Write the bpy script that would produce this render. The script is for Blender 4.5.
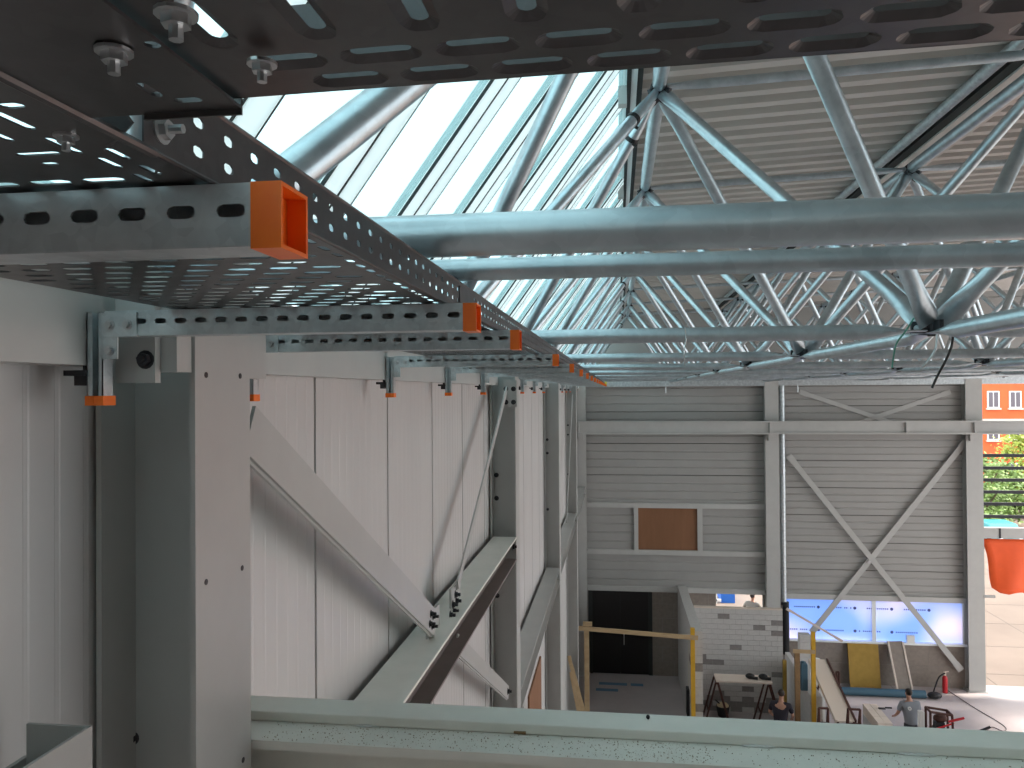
import bpy, math, random
from mathutils import Vector, Matrix
random.seed(7)
for o in list(bpy.data.objects): bpy.data.objects.remove(o)
scene = bpy.context.scene
COL = scene.collection

# ------------------------------------------------------------------ camera
# Units are metres.  X = right, Y = along the hall, Z = up.  All coordinates below are
# written relative to the eye; the whole scene is lifted by H at the end (floor at z = 0).
H = 9.5
FPX, CX, CY = 780.0, 512.0, 384.0
Yc = Vector((617 - CX, CY - 391, FPX)).normalized()
u_ = Vector((-0.007, 1.0, 0.0)); u_.z = -(u_.x*Yc.x + u_.y*Yc.y)/Yc.z
Zc = u_.normalized()
Xc = Yc.cross(Zc)
if Xc.x < 0: Xc = -Xc
def ray(x, y):
    d = Vector((x - CX, CY - y, FPX))
    return Vector((Xc.dot(d), Yc.dot(d), Zc.dot(d)))
def P(x, y, X=None, Y=None, Z=None):          # pixel -> point on the given plane
    d = ray(x, y)
    t = X/d.x if X is not None else (Y/d.y if Y is not None else Z/d.z)
    return d*t
cd = bpy.data.cameras.new('camera'); cam = bpy.data.objects.new('camera', cd); COL.objects.link(cam)
cd.sensor_width = 36.0; cd.lens = FPX/1024*36; cd.clip_start = 0.02; cd.clip_end = 400
R = Matrix(((Xc.x, Xc.y, -Xc.z), (Yc.x, Yc.y, -Yc.z), (Zc.x, Zc.y, -Zc.z)))
cam.matrix_world = R.to_4x4()
scene.camera = cam

# ------------------------------------------------------------------ light
w = bpy.data.worlds.new('sky'); scene.world = w; w.use_nodes = True
wb = w.node_tree.nodes['Background']
wb.inputs[0].default_value = (0.92, 0.97, 1.0, 1); wb.inputs[1].default_value = 1.15
sd = bpy.data.lights.new('sun', 'SUN'); sd.energy = 2.6; sd.angle = 0.08; sd.color = (1.0, 0.93, 0.84)
sun = bpy.data.objects.new('sun', sd); COL.objects.link(sun)
sun.rotation_euler = Vector((-0.64, -0.12, -0.74)).to_track_quat('-Z', 'Y').to_euler()
scene.view_settings.view_transform = 'Standard'
scene.view_settings.look = 'None'
scene.view_settings.gamma = 1.0
scene.view_settings.use_curve_mapping = False
scene.view_settings.exposure = 1.55

# ------------------------------------------------------------------ materials
MATS = {}
def mat(name, col, rough=0.5, metal=0.0, noise=None, scale=8.0, bump=0.0, bscale=60.0, stretch=(1,1,1), spec=0.5):
    m = bpy.data.materials.new(name); m.use_nodes = True
    nt = m.node_tree; b = nt.nodes['Principled BSDF']
    b.inputs['Roughness'].default_value = rough; b.inputs['Metallic'].default_value = metal
    b.inputs['Specular IOR Level'].default_value = spec
    b.inputs['Base Color'].default_value = (*col, 1)
    if noise or bump:
        tc = nt.nodes.new('ShaderNodeTexCoord'); mp = nt.nodes.new('ShaderNodeMapping')
        mp.inputs['Scale'].default_value = stretch
        nt.links.new(tc.outputs['Object'], mp.inputs['Vector'])
    if noise:
        n = nt.nodes.new('ShaderNodeTexNoise'); n.inputs['Scale'].default_value = scale
        n.inputs['Detail'].default_value = 6; n.inputs['Roughness'].default_value = 0.62
        nt.links.new(mp.outputs[0], n.inputs['Vector'])
        r = nt.nodes.new('ShaderNodeValToRGB')
        r.color_ramp.elements[0].position = 0.3; r.color_ramp.elements[1].position = 0.7
        r.color_ramp.elements[0].color = (*noise, 1); r.color_ramp.elements[1].color = (*col, 1)
        nt.links.new(n.outputs['Fac'], r.inputs[0]); nt.links.new(r.outputs[0], b.inputs['Base Color'])
    if bump:
        n2 = nt.nodes.new('ShaderNodeTexNoise'); n2.inputs['Scale'].default_value = bscale; n2.inputs['Detail'].default_value = 4
        nt.links.new(mp.outputs[0], n2.inputs['Vector'])
        bp = nt.nodes.new('ShaderNodeBump'); bp.inputs['Strength'].default_value = bump; bp.inputs['Distance'].default_value = 0.01
        nt.links.new(n2.outputs['Fac'], bp.inputs['Height']); nt.links.new(bp.outputs[0], b.inputs['Normal'])
    MATS[name] = m
    return m
def galv(name, a, b_, rough=0.42, metal=0.75, scale=45.0):        # hot-dip zinc: spangle cells over cloudy noise
    m = bpy.data.materials.new(name); m.use_nodes = True; nt = m.node_tree; b = nt.nodes['Principled BSDF']
    tc = nt.nodes.new('ShaderNodeTexCoord')
    v = nt.nodes.new('ShaderNodeTexVoronoi'); v.inputs['Scale'].default_value = scale
    n = nt.nodes.new('ShaderNodeTexNoise'); n.inputs['Scale'].default_value = scale*0.22; n.inputs['Detail'].default_value = 5
    nt.links.new(tc.outputs['Object'], v.inputs['Vector']); nt.links.new(tc.outputs['Object'], n.inputs['Vector'])
    sp = nt.nodes.new('ShaderNodeSeparateColor'); nt.links.new(v.outputs['Color'], sp.inputs[0])
    mx = nt.nodes.new('ShaderNodeMath'); mx.operation = 'MULTIPLY_ADD'; mx.inputs[1].default_value = 0.16
    nt.links.new(sp.outputs[0], mx.inputs[0]); nt.links.new(n.outputs['Fac'], mx.inputs[2])
    r = nt.nodes.new('ShaderNodeValToRGB'); r.color_ramp.elements[0].position = 0.35; r.color_ramp.elements[1].position = 0.95
    r.color_ramp.elements[0].color = (*a, 1); r.color_ramp.elements[1].color = (*b_, 1)
    nt.links.new(mx.outputs[0], r.inputs[0]); nt.links.new(r.outputs[0], b.inputs['Base Color'])
    rr = nt.nodes.new('ShaderNodeMapRange'); rr.inputs[3].default_value = rough-0.08; rr.inputs[4].default_value = rough+0.12
    nt.links.new(n.outputs['Fac'], rr.inputs[0]); nt.links.new(rr.outputs[0], b.inputs['Roughness'])
    b.inputs['Metallic'].default_value = metal
    MATS[name] = m; return m
def glassy(name, tint, gloss=0.08, rough=0.05):
    m = bpy.data.materials.new(name); m.use_nodes = True; nt = m.node_tree; nt.nodes.clear()
    out = nt.nodes.new('ShaderNodeOutputMaterial'); t = nt.nodes.new('ShaderNodeBsdfTransparent'); t.inputs[0].default_value = (*tint, 1)
    g = nt.nodes.new('ShaderNodeBsdfGlossy'); g.inputs['Roughness'].default_value = rough
    mx = nt.nodes.new('ShaderNodeMixShader'); mx.inputs[0].default_value = gloss
    nt.links.new(t.outputs[0], mx.inputs[1]); nt.links.new(g.outputs[0], mx.inputs[2]); nt.links.new(mx.outputs[0], out.inputs[0])
    MATS[name] = m; return m
galv('galv_tube', (0.43, 0.51, 0.55), (0.66, 0.75, 0.79), 0.33, 0.88, 30)
galv('galv_strut', (0.42, 0.46, 0.48), (0.72, 0.77, 0.78), 0.40, 0.6, 60)
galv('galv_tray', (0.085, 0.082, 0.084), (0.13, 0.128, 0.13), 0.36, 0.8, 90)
mat('bolt', (0.55, 0.57, 0.58), 0.3, 0.9)
mat('dark_steel', (0.03, 0.03, 0.035), 0.5, 0.2)
mat('black_rubber', (0.012, 0.012, 0.013), 0.55)
mat('paint', (0.50, 0.50, 0.48), 0.34, 0, (0.455, 0.455, 0.44), 3, 0.03, 40)
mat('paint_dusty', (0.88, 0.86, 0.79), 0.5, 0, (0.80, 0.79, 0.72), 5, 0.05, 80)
mat('girder_shade', (0.24, 0.205, 0.19), 0.5, 0, (0.20, 0.17, 0.16), 4)  # shadow on the first girder's web and lower flange, put into the colour
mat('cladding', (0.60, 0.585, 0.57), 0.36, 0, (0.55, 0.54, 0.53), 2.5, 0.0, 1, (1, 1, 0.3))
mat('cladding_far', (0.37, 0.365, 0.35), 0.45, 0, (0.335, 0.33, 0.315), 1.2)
mat('deck', (0.58, 0.55, 0.51), 0.4, 0.1, (0.53, 0.505, 0.47), 1.5)
mat('orange_cap', (1.0, 0.20, 0.012), 0.42, 0, (0.95, 0.16, 0.01), 30)
mat('aluminium_white', (0.86, 0.89, 0.88), 0.35)
mat('seal', (0.02, 0.025, 0.025), 0.6)
glassy('sky_glass', (0.60, 0.73, 0.745), 0.05)
def translucent(name, col, f):
    m = bpy.data.materials.new(name); m.use_nodes = True; nt = m.node_tree; nt.nodes.clear()
    out = nt.nodes.new('ShaderNodeOutputMaterial'); t = nt.nodes.new('ShaderNodeBsdfTranslucent'); d = nt.nodes.new('ShaderNodeBsdfDiffuse')
    t.inputs[0].default_value = (*col, 1); d.inputs[0].default_value = (*col, 1)
    mx = nt.nodes.new('ShaderNodeMixShader'); mx.inputs[0].default_value = f
    nt.links.new(d.outputs[0], mx.inputs[1]); nt.links.new(t.outputs[0], mx.inputs[2]); nt.links.new(mx.outputs[0], out.inputs[0]); MATS[name] = m
translucent('opal_strip', (0.82, 0.89, 0.89), 0.56)
mat('concrete', (0.48, 0.42, 0.415), 0.7, 0, (0.40, 0.35, 0.345), 0.9, 0.05, 30)
mat('concrete_out', (0.21, 0.162, 0.13), 0.85, 0, (0.165, 0.125, 0.10), 0.35)
mat('joint', (0.16, 0.13, 0.11), 0.9)
mat('block_white', (0.56, 0.545, 0.53), 0.85, 0, (0.49, 0.475, 0.46), 12, 0.1, 50)
mat('block_grey', (0.27, 0.25, 0.24), 0.9, 0, (0.21, 0.195, 0.19), 12, 0.1, 50)
mat('block_brown', (0.30, 0.255, 0.22), 0.9, 0, (0.235, 0.20, 0.175), 8, 0.1, 50)
mat('mortar', (0.33, 0.32, 0.31), 0.95)
mat('black_door', (0.004, 0.004, 0.005), 0.45)
mat('plywood_brown', (0.25, 0.115, 0.055), 0.65, 0, (0.20, 0.09, 0.04), 3, 0, 1, (1, 1, 0.15))
mat('timber', (0.52, 0.38, 0.22), 0.7, 0, (0.40, 0.28, 0.15), 6, 0, 1, (0.3, 1, 1))
mat('timber_brown', (0.30, 0.18, 0.08), 0.7, 0, (0.22, 0.13, 0.06), 6)
mat('yellow_paint', (0.72, 0.42, 0.03), 0.5, 0, (0.60, 0.33, 0.02), 6)
mat('yellow_board', (0.42, 0.26, 0.045), 0.65, 0, (0.33, 0.20, 0.03), 5)
mat('rust_frame', (0.10, 0.04, 0.03), 0.7, 0.2, (0.06, 0.025, 0.02), 20)
mat('blue_pipe', (0.05, 0.12, 0.17), 0.45)
mat('blue_plastic', (0.02, 0.14, 0.55), 0.5)
mat('blue_chalk', (0.10, 0.20, 0.30), 0.8)
mat('red_paint', (0.55, 0.02, 0.03), 0.35)
mat('red_hose', (0.35, 0.02, 0.05), 0.5)
mat('white_plastic', (0.75, 0.75, 0.73), 0.5)
mat('beige', (0.60, 0.48, 0.30), 0.8)
mat('cable_green', (0.05, 0.22, 0.16), 0.5)
mat('cable_black', (0.015, 0.015, 0.015), 0.5)
mat('cable_grey', (0.14, 0.12, 0.12), 0.6)
mat('tarp', (0.95, 0.12, 0.02), 0.6, 0, (0.85, 0.10, 0.015), 2, 0.15, 3)
mat('brick_red', (0.78, 0.16, 0.05), 0.85, 0, (0.68, 0.12, 0.04), 0.8)
mat('stone_trim', (0.70, 0.60, 0.52), 0.8)
mat('window_dark', (0.12, 0.10, 0.12), 0.2)
mat('leaf', (0.20, 0.30, 0.06), 0.6, 0, (0.10, 0.18, 0.04), 1.5)
mat('leaf_light', (0.42, 0.50, 0.08), 0.6, 0, (0.30, 0.38, 0.06), 1.5)
mat('bark', (0.12, 0.08, 0.05), 0.9)
mat('teal_car', (0.05, 0.35, 0.38), 0.3)
mat('skin', (0.42, 0.22, 0.15), 0.55)
mat('hair_dark', (0.02, 0.013, 0.01), 0.7)
mat('shirt_grey', (0.20, 0.215, 0.24), 0.85)
mat('shirt_navy', (0.018, 0.015, 0.025), 0.85)
mat('shirt_olive', (0.22, 0.21, 0.19), 0.85)
mat('trousers', (0.04, 0.04, 0.05), 0.85)
mat('shoe', (0.02, 0.018, 0.016), 0.6)
mat('grit', (0.58, 0.50, 0.40), 0.9, 0, (0.36, 0.25, 0.16), 25)
mat('print_ink', (0.08, 0.10, 0.28), 0.6)
mat('yellow_cap', (0.75, 0.70, 0.05), 0.5)

def film():     # printed protective film on the glazing, lit from outside
    m = bpy.data.materials.new('film'); m.use_nodes = True; nt = m.node_tree; nt.nodes.clear()
    out = nt.nodes.new('ShaderNodeOutputMaterial')
    t = nt.nodes.new('ShaderNodeBsdfTranslucent'); d = nt.nodes.new('ShaderNodeBsdfDiffuse')
    tc = nt.nodes.new('ShaderNodeTexCoord'); n = nt.nodes.new('ShaderNodeTexNoise'); n.inputs['Scale'].default_value = 0.45; n.inputs['Detail'].default_value = 1
    r = nt.nodes.new('ShaderNodeValToRGB')
    r.color_ramp.elements[0].position = 0.40; r.color_ramp.elements[1].position = 0.62
    r.color_ramp.elements[0].color = (0.45, 0.62, 1.0, 1); r.color_ramp.elements[1].color = (0.97, 0.88, 1.0, 1)
    nt.links.new(tc.outputs['Object'], n.inputs['Vector']); nt.links.new(n.outputs['Fac'], r.inputs[0])
    nt.links.new(r.outputs[0], t.inputs[0]); nt.links.new(r.outputs[0], d.inputs[0])
    mx = nt.nodes.new('ShaderNodeMixShader'); mx.inputs[0].default_value = 0.25
    nt.links.new(t.outputs[0], mx.inputs[1]); nt.links.new(d.outputs[0], mx.inputs[2]); nt.links.new(mx.outputs[0], out.inputs[0])
    MATS['film'] = m
film()

# ------------------------------------------------------------------ mesh helpers
class MB:
    def __init__(s): s.v = []; s.f = []
    def add(s, vs, fs):
        n = len(s.v); s.v += [tuple(v) for v in vs]; s.f += [tuple(i+n for i in f) for f in fs]; return s
    def box(s, x0, x1, y0, y1, z0, z1):
        x0, x1 = min(x0, x1), max(x0, x1); y0, y1 = min(y0, y1), max(y0, y1); z0, z1 = min(z0, z1), max(z0, z1)
        return s.add([(x0,y0,z0),(x1,y0,z0),(x1,y1,z0),(x0,y1,z0),(x0,y0,z1),(x1,y0,z1),(x1,y1,z1),(x0,y1,z1)],
                     [(3,2,1,0),(4,5,6,7),(0,1,5,4),(1,2,6,5),(2,3,7,6),(3,0,4,7)])
    def bar(s, p, q, w, h, up=(0,0,1), ends=True):       # oriented box; w across, h along 'up'
        p, q = Vector(p), Vector(q); d = (q-p).normalized(); up = Vector(up)
        a = d.cross(up)
        if a.length < 1e-5: a = d.cross(Vector((1,0,0)))
        a.normalize(); b = a.cross(d).normalized()
        vs = []
        for e in (p, q):
            for sa, sb in ((-1,-1),(1,-1),(1,1),(-1,1)): vs.append(e + a*sa*w/2 + b*sb*h/2)
        return s.add(vs, [(0,1,2,3),(7,6,5,4),(0,4,5,1),(1,5,6,2),(2,6,7,3),(3,7,4,0)])
    def tube(s, p, q, r, n=10, r2=None, caps=True):
        p, q = Vector(p), Vector(q); d = (q-p).normalized(); a = d.orthogonal().normalized(); b = d.cross(a)
        r2 = r if r2 is None else r2; vs = []
        for e, rr in ((p, r), (q, r2)):
            for k in range(n):
                t = 2*math.pi*k/n; vs.append(e + (a*math.cos(t) + b*math.sin(t))*rr)
        fs = [(k, (k+1) % n, n+(k+1) % n, n+k) for k in range(n)]
        if caps: fs += [tuple(range(n))[::-1], tuple(range(n, 2*n))]
        return s.add(vs, fs)
    def ftube(s, p, q, r, nrm=(0,0,1), n=14, f0=True, f1=True, L=0.30, k0=.14, k1=.14):     # tube with hammered-flat ends
        p, q = Vector(p), Vector(q); ln = (q-p).length; d = (q-p)/ln
        a = d.cross(Vector(nrm))
        if a.length < 1e-4: a = d.orthogonal()
        a.normalize(); b = a.cross(d).normalized()
        st = []
        mixk = lambda k, a: 1-(1-a)*(1-k)/.86
        st += [(0,mixk(k0,1.35),k0),(.09,mixk(k0,1.35),mixk(k0,.16)),(.16,mixk(k0,1.22),mixk(k0,.5)),(.24,mixk(k0,1.08),mixk(k0,.85)),(L,1,1)] if f0 else [(0,1,1)]
        e = [(ln-L,1,1),(ln-.24,mixk(k1,1.08),mixk(k1,.85)),(ln-.16,mixk(k1,1.22),mixk(k1,.5)),(ln-.09,mixk(k1,1.35),mixk(k1,.16)),(ln,mixk(k1,1.35),k1)] if f1 else [(ln,1,1)]
        st += e; vs = []; fs = []
        for (t, ka, kb) in st:
            for k in range(n):
                w_ = 2*math.pi*k/n; vs.append(p + d*t + a*math.cos(w_)*r*ka + b*math.sin(w_)*r*kb)
        for i in range(len(st)-1):
            for k in range(n): fs.append((i*n+k, i*n+(k+1) % n, (i+1)*n+(k+1) % n, (i+1)*n+k))
        fs += [tuple(range(n))[::-1], tuple(range((len(st)-1)*n, len(st)*n))]
        return s.add(vs, fs)
    def path(s, pts, r, n=6):
        pts = [Vector(p) for p in pts]; vs = []; fs = []
        for i, p in enumerate(pts):
            d = (pts[min(i+1, len(pts)-1)] - pts[max(i-1, 0)]).normalized()
            a = d.cross(Vector((0.1,0.2,1))).normalized(); b = d.cross(a)
            for k in range(n):
                t = 2*math.pi*k/n; vs.append(p + (a*math.cos(t) + b*math.sin(t))*r)
        for i in range(len(pts)-1):
            for k in range(n): fs.append((i*n+k, i*n+(k+1) % n, (i+1)*n+(k+1) % n, (i+1)*n+k))
        return s.add(vs, fs + [tuple(range(n))[::-1], tuple(range((len(pts)-1)*n, len(pts)*n))])
    def prism(s, prof, p, q, ax, ay, closed=True):       # extrude 2-D profile (list of (a,b)) from p to q
        p, q, ax, ay = Vector(p), Vector(q), Vector(ax), Vector(ay); n = len(prof)
        vs = [e + ax*a + ay*b for e in (p, q) for a, b in prof]
        fs = [(k, (k+1) % n, n+(k+1) % n, n+k) for k in range(n if closed else n-1)]
        if closed: fs += [tuple(range(n))[::-1], tuple(range(n, 2*n))]
        return s.add(vs, fs)
    def hbeam(s, p, q, wid, dep, tf, tw, wax, dax):      # wax: flange-width axis, dax: depth axis, p-q along centre line
        a, d, t, b = wid/2, dep/2, tw/2, tf
        prof = [(-a,-d),(a,-d),(a,-d+b),(t,-d+b),(t,d-b),(a,d-b),(a,d),(-a,d),(-a,d-b),(-t,d-b),(-t,-d+b),(-a,-d+b)]
        return s.prism(prof, p, q, wax, dax)
    def ell(s, c, rx, ry, rz, n=10, m=7):
        c = Vector(c); vs = [c+Vector((0,0,rz))]; fs = []
        for i in range(1, m):
            t = math.pi*i/m
            for k in range(n):
                u = 2*math.pi*k/n; vs.append(c+Vector((rx*math.sin(t)*math.cos(u), ry*math.sin(t)*math.sin(u), rz*math.cos(t))))
        vs.append(c-Vector((0,0,rz))); L = len(vs)-1
        for k in range(n): fs.append((0, 1+k, 1+(k+1) % n)); fs.append((L, L-n+(k+1) % n, L-n+k))
        for i in range(m-2):
            for k in range(n): fs.append((1+i*n+k, 1+(i+1)*n+k, 1+(i+1)*n+(k+1) % n, 1+i*n+(k+1) % n))
        return s.add(vs, fs)
    def hexbolt(s, p, d, r=0.009, h=0.007, shank=0.0, sr=0.005):     # washer + hex head (+ threaded end)
        p, d = Vector(p), Vector(d).normalized()
        s.tube(p, p+d*0.002, r*1.45, 14); s.tube(p+d*0.002, p+d*(0.002+h), r, 6)
        if shank: s.tube(p+d*(0.002+h), p+d*(0.002+h+shank), sr, 8)
        return s
MESHCACHE = {}
def build(name, mb, m, parent=None, smooth=False, bevel=0.0, recalc=False, base=None):
    """one mesh object; coordinates in mb are eye-relative world coordinates"""
    vs = [Vector(v) for v in mb.v]
    if parent is None:
        xs = [v.x for v in vs]; ys = [v.y for v in vs]; zs = [v.z for v in vs]
        org = Vector(base) if base is not None else Vector(((min(xs)+max(xs))/2, (min(ys)+max(ys))/2, min(zs)))
    else:
        org = Vector(parent['_org'])
    me = bpy.data.meshes.new(name); me.from_pydata([v-org for v in vs], [], mb.f); me.update()
    if smooth:
        for p in me.polygons: p.use_smooth = True
        me.set_sharp_from_angle(angle=math.radians(40))
    me.materials.append(MATS[m])
    o = bpy.data.objects.new(name, me); COL.objects.link(o)
    if parent is None: o.location = org
    else: o.parent = parent
    o['_org'] = tuple(org)
    if bevel:
        b = o.modifiers.new('bevel', 'BEVEL'); b.width = bevel; b.segments = 2; b.limit_method = 'ANGLE'
    return o
def piece(src, parent, off):         # copy sharing mesh data, moved by off
    c = src.copy(); COL.objects.link(c); c.parent = parent; c.location = src.location + Vector(off); return c
def thing(name, base, label=None, cat=None, group=None, kind=None):
    o = bpy.data.objects.new(name, None); COL.objects.link(o); o.location = base; o['_org'] = tuple(base); o.empty_display_size = 0.1
    return tag(o, label, cat, group, kind)
def tag(o, label=None, cat=None, group=None, kind=None):
    if label: o['label'] = label
    if cat: o['category'] = cat
    if group: o['group'] = group
    if kind: o['kind'] = kind
    return o
def struct(o, label=None, cat=None): return tag(o, label, cat, None, 'structure')

def slot_ring(cx, cy, L, W, n=4):    # stadium, long axis = first coordinate
    pts = []; h = max(L-W, 0)/2
    for k in range(n+1):
        t = -math.pi/2 + math.pi*k/n; pts.append((cx+h+W/2*math.cos(t), cy+W/2*math.sin(t)))
    for k in range(n+1):
        t = math.pi/2 + math.pi*k/n; pts.append((cx-h+W/2*math.cos(t), cy+W/2*math.sin(t)))
    return pts
def rect_ring(cx, cy, L, W, n, x0, x1, y0, y1):
    ring = slot_ring(cx, cy, L, W, n); out = []; h = max(L-W, 0)/2; m = len(ring)
    half = m//2
    for i, (x, y) in enumerate(ring):
        j = i % half
        if i < half: ox = x1 if 0 < j < half-1 else (x1); t = -1+2*j/(half-1); out.append((x1 if True else x, (y0+y1)/2 + t*(y1-y0)/2))
        else: t = 1-2*j/(half-1); out.append((x0, (y0+y1)/2 + t*(y1-y0)/2))
    return ring, out
def hole_cell(mb, fn, x0, x1, y0, y1, cx, cy, L, W, n=3, swap=False, emb=0.0, rim=1.0):
    """a rectangular cell of sheet with a slot; fn maps (u,v,h) -> 3-D"""
    if swap:
        ring, out = rect_ring(cy, cx, L, W, n, y0, y1, x0, x1); g = lambda a, b, h: fn(b, a, h)
    else:
        ring, out = rect_ring(cx, cy, L, W, n, x0, x1, y0, y1); g = fn
    m = len(ring)
    if emb:
        c = (cy, cx) if swap else (cx, cy)
        mid = slot_ring(c[0], c[1], L+rim*2, W+rim*2, n)
        rings = [out, mid, ring]; hs = [0, 0, emb]
    else: rings = [out, ring]; hs = [0, 0]
    vs = [g(a, b, h) for rg, h in zip(rings, hs) for a, b in rg]
    fs = []
    for i in range(len(rings)-1):
        for k in range(m):
            q = (i*m+k, i*m+(k+1) % m, (i+1)*m+(k+1) % m, (i+1)*m+k); fs.append(q if not swap else q[::-1])
    mb.add(vs, fs)
def quad(mb, fn, x0, x1, y0, y1):
    if x1-x0 > 1e-6 and y1-y0 > 1e-6: mb.add([fn(x0,y0,0), fn(x1,y0,0), fn(x1,y1,0), fn(x0,y1,0)], [(0,1,2,3)])
def solid(o, t, off=1.0):
    m = o.modifiers.new('solid', 'SOLIDIFY'); m.thickness = t; m.offset = off; return o

# ================================================================== SETTING
FW = 26.5                     # far wall plane
ZF = -H
WX = -1.36                    # cladding plane of the left wall
# floor and outside ground
b = MB().box(-1.5, 40, -7, FW+0.35, ZF-0.2, ZF); fl = build('floor', b, 'concrete'); struct(fl)
for x in (3.0, 8.6, 13.5): build('floor_joint', MB().box(x, x+0.012, -6.9, FW+.3, ZF-0.01, ZF+0.002), 'joint', fl)
for y in (11, 20.2): build('floor_joint', MB().box(-1.3, 39, y, y+0.012, ZF-0.01, ZF+0.002), 'joint', fl)
b = MB().box(-30, 150, FW+0.35, 140, ZF-0.25, ZF-0.03); gr = build('ground_outside', b, 'concrete_out'); struct(gr)
for k in range(14):
    y = FW+1.5+3.0*k; build('slab_joint', MB().box(8, 60, y, y+0.03, ZF-0.06, ZF-0.024), 'joint', gr)
for k in range(10):
    x = 12+3.6*k; build('slab_joint', MB().box(x, x+0.03, FW+.5, 70, ZF-0.06, ZF-0.024), 'joint', gr)

# ---- left wall: vertical sandwich panels with shallow ribs
wl = thing('wall_left', (WX, 10, ZF)); struct(wl)
PW = 1.13
def panel_mesh(zlo, zhi):
    mb = MB(); n = 11; pit = PW/n; g = 0.0013; prof = [(0.009, -0.02), (0.012, 0.0)]
    for k in range(1, n):
        y = k*pit
        prof += [(y-0.011, 0.0), (y-0.006, -g), (y+0.006, -g), (y+0.011, 0.0)]
    prof += [(PW-0.012, 0.0), (PW-0.009, -0.02), (PW-0.009, -0.08), (0.009, -0.08)]
    mb.prism(prof, (WX, 0, zlo), (WX, 0, zhi), (0,1,0), (1,0,0))
    return mb
y0 = 3.39 - PW*9
src = None
for k in range(40):
    y = y0 + PW*k
    if y + PW > FW + .3: break
    if src is None:
        src = build('panel', panel_mesh(ZF, 0.37), 'cladding', wl); bl = src.location.copy(); src.location.y = y; 
    else:
        c = piece(src, wl, (0,0,0)); c.location.y = y
build('backing', MB().box(WX-0.16, WX-0.082, -7, FW+.3, ZF, 0.37), 'seal', wl)

# ---- back wall (behind the eye)
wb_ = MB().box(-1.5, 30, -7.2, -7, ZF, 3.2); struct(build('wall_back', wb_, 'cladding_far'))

# ---- unseen right wall beside the eye, added to hold back sky light
wr_ = MB().box(21.6, 21.8, -7, 2, ZF, 3.6); struct(build('sky_block_right', wr_, 'cladding_far'))
# ---- far wall, horizontal panels
def FX(px, y=500): return P(px, y, Y=FW).x
def FZ(py, x=780): return P(x, py, Y=FW).z
wf = thing('wall_far', (5, FW, ZF)); struct(wf)
XL0, XL1 = -1.4, FX(764, 500)
XR0, XR1 = FX(770, 500), FX(972, 500)
ZT = 0.35
def far_panel(x0, x1, z0, z1, nr):
    mb = MB(); hgt = z1-z0; pit = hgt/nr; prof = [(0.008, -0.03), (0.012, 0.0)]
    for k in range(1, nr):
        z = k*pit; prof += [(z-0.03, 0.0), (z-0.012, 0.022), (z+0.012, 0.022), (z+0.03, 0.0)]
    prof += [(hgt-0.012, 0.0), (hgt-0.008, -0.03), (hgt-0.008, 0.10), (0.008, 0.10)]
    prof = [(a, -min(0, -bb) if False else bb) for a, bb in prof]
    prof = [(a, (bb if bb > 0.05 else (0.03 if bb < 0 else bb))) for a, bb in prof]
    mb.prism(prof, (x0, FW, z0), (x1, FW, z0), (0,0,1), (0,1,0))
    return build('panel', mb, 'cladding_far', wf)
def stack(x0, x1, z0, z1, n, nr=4):
    h = (z1-z0)/n
    s = far_panel(x0, x1, z0, z0+h, nr)
    for k in range(1, n): piece(s, wf, (0, 0, h*k))
zR = FZ(598, 870); zL = FZ(590, 680)
stack(XL0, XL1, zL, FZ(553, 680), 1, 4)
zb0, zb1 = FZ(551, 670), FZ(507, 670)
stack(XL0, FX(637), zb0, zb1, 1, 5); stack(FX(699), XL1, zb0, zb1, 1, 5)
stack(XL0, XL1, zb1, ZT, 4, 4)
stack(XR0, XR1, zR, ZT, 8, 4)
# gable above the eaves of the far wall
for k in range(4):
    z = ZT + .85*k; build('panel', MB().box(-1.4, 21.9, FW, FW+.1, z+.008, z+.842), 'cladding_far', wf)
# lower part of far wall: grey block masonry left of the door, right of it, and parapet below the window band
def masonry(parent, x0, x1, y, z0, z1, bl, bh, mname, thick=0.15, dark=None, darkp=0.0, jo=0.008, face=-1):
    """blocks laid in running bond in a plane of constant y; each block an object"""
    build('mortar_core', MB().box(x0+.004, x1-.004, y+0.012, y+thick-0.012, z0, z1-0.004), 'mortar', parent)
    rows = max(1, round((z1-z0)/bh)); bh = (z1-z0)/rows; cache = {}
    for r in range(rows):
        x = x0 - (bl/2 if r % 2 else 0)
        while x < x1-0.02:
            a, c = max(x, x0), min(x+bl, x1)
            if c-a > 0.03:
                m = mname
                if dark and random.random() < darkp(r, rows, (a+c)/2): m = dark
                key = (round(c-a, 3), m)
                if key not in cache:
                    cache[key] = (build('block', MB().box(a+jo/2, c-jo/2, y, y+thick, z0+r*bh+jo/2, z0+(r+1)*bh-jo/2), m, parent), a, r)
                else:
                    s, a0, r0 = cache[key]; piece(s, parent, (a-a0, 0, (r-r0)*bh))
            x += bl
masonry(wf, XL0, FX(590, 630), FW, ZF, zL, 0.9, 0.6, 'block_grey')
masonry(wf, FX(651, 630), FX(716, 600), FW, ZF, zL, 0.75, 0.5, 'block_brown')
masonry(wf, FX(763, 600), FX(786, 640), FW, ZF, zL, 0.75, 0.5, 'block_brown')
masonry(wf, FX(716, 600), FX(763, 600), FW, ZF, ZF+1.1, 0.75, 0.5, 'block_brown')
masonry(wf, FX(786, 640), XR1, FW-0.02, ZF, FZ(643, 870), 1.25, 0.62, 'block_brown', 0.2)
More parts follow.
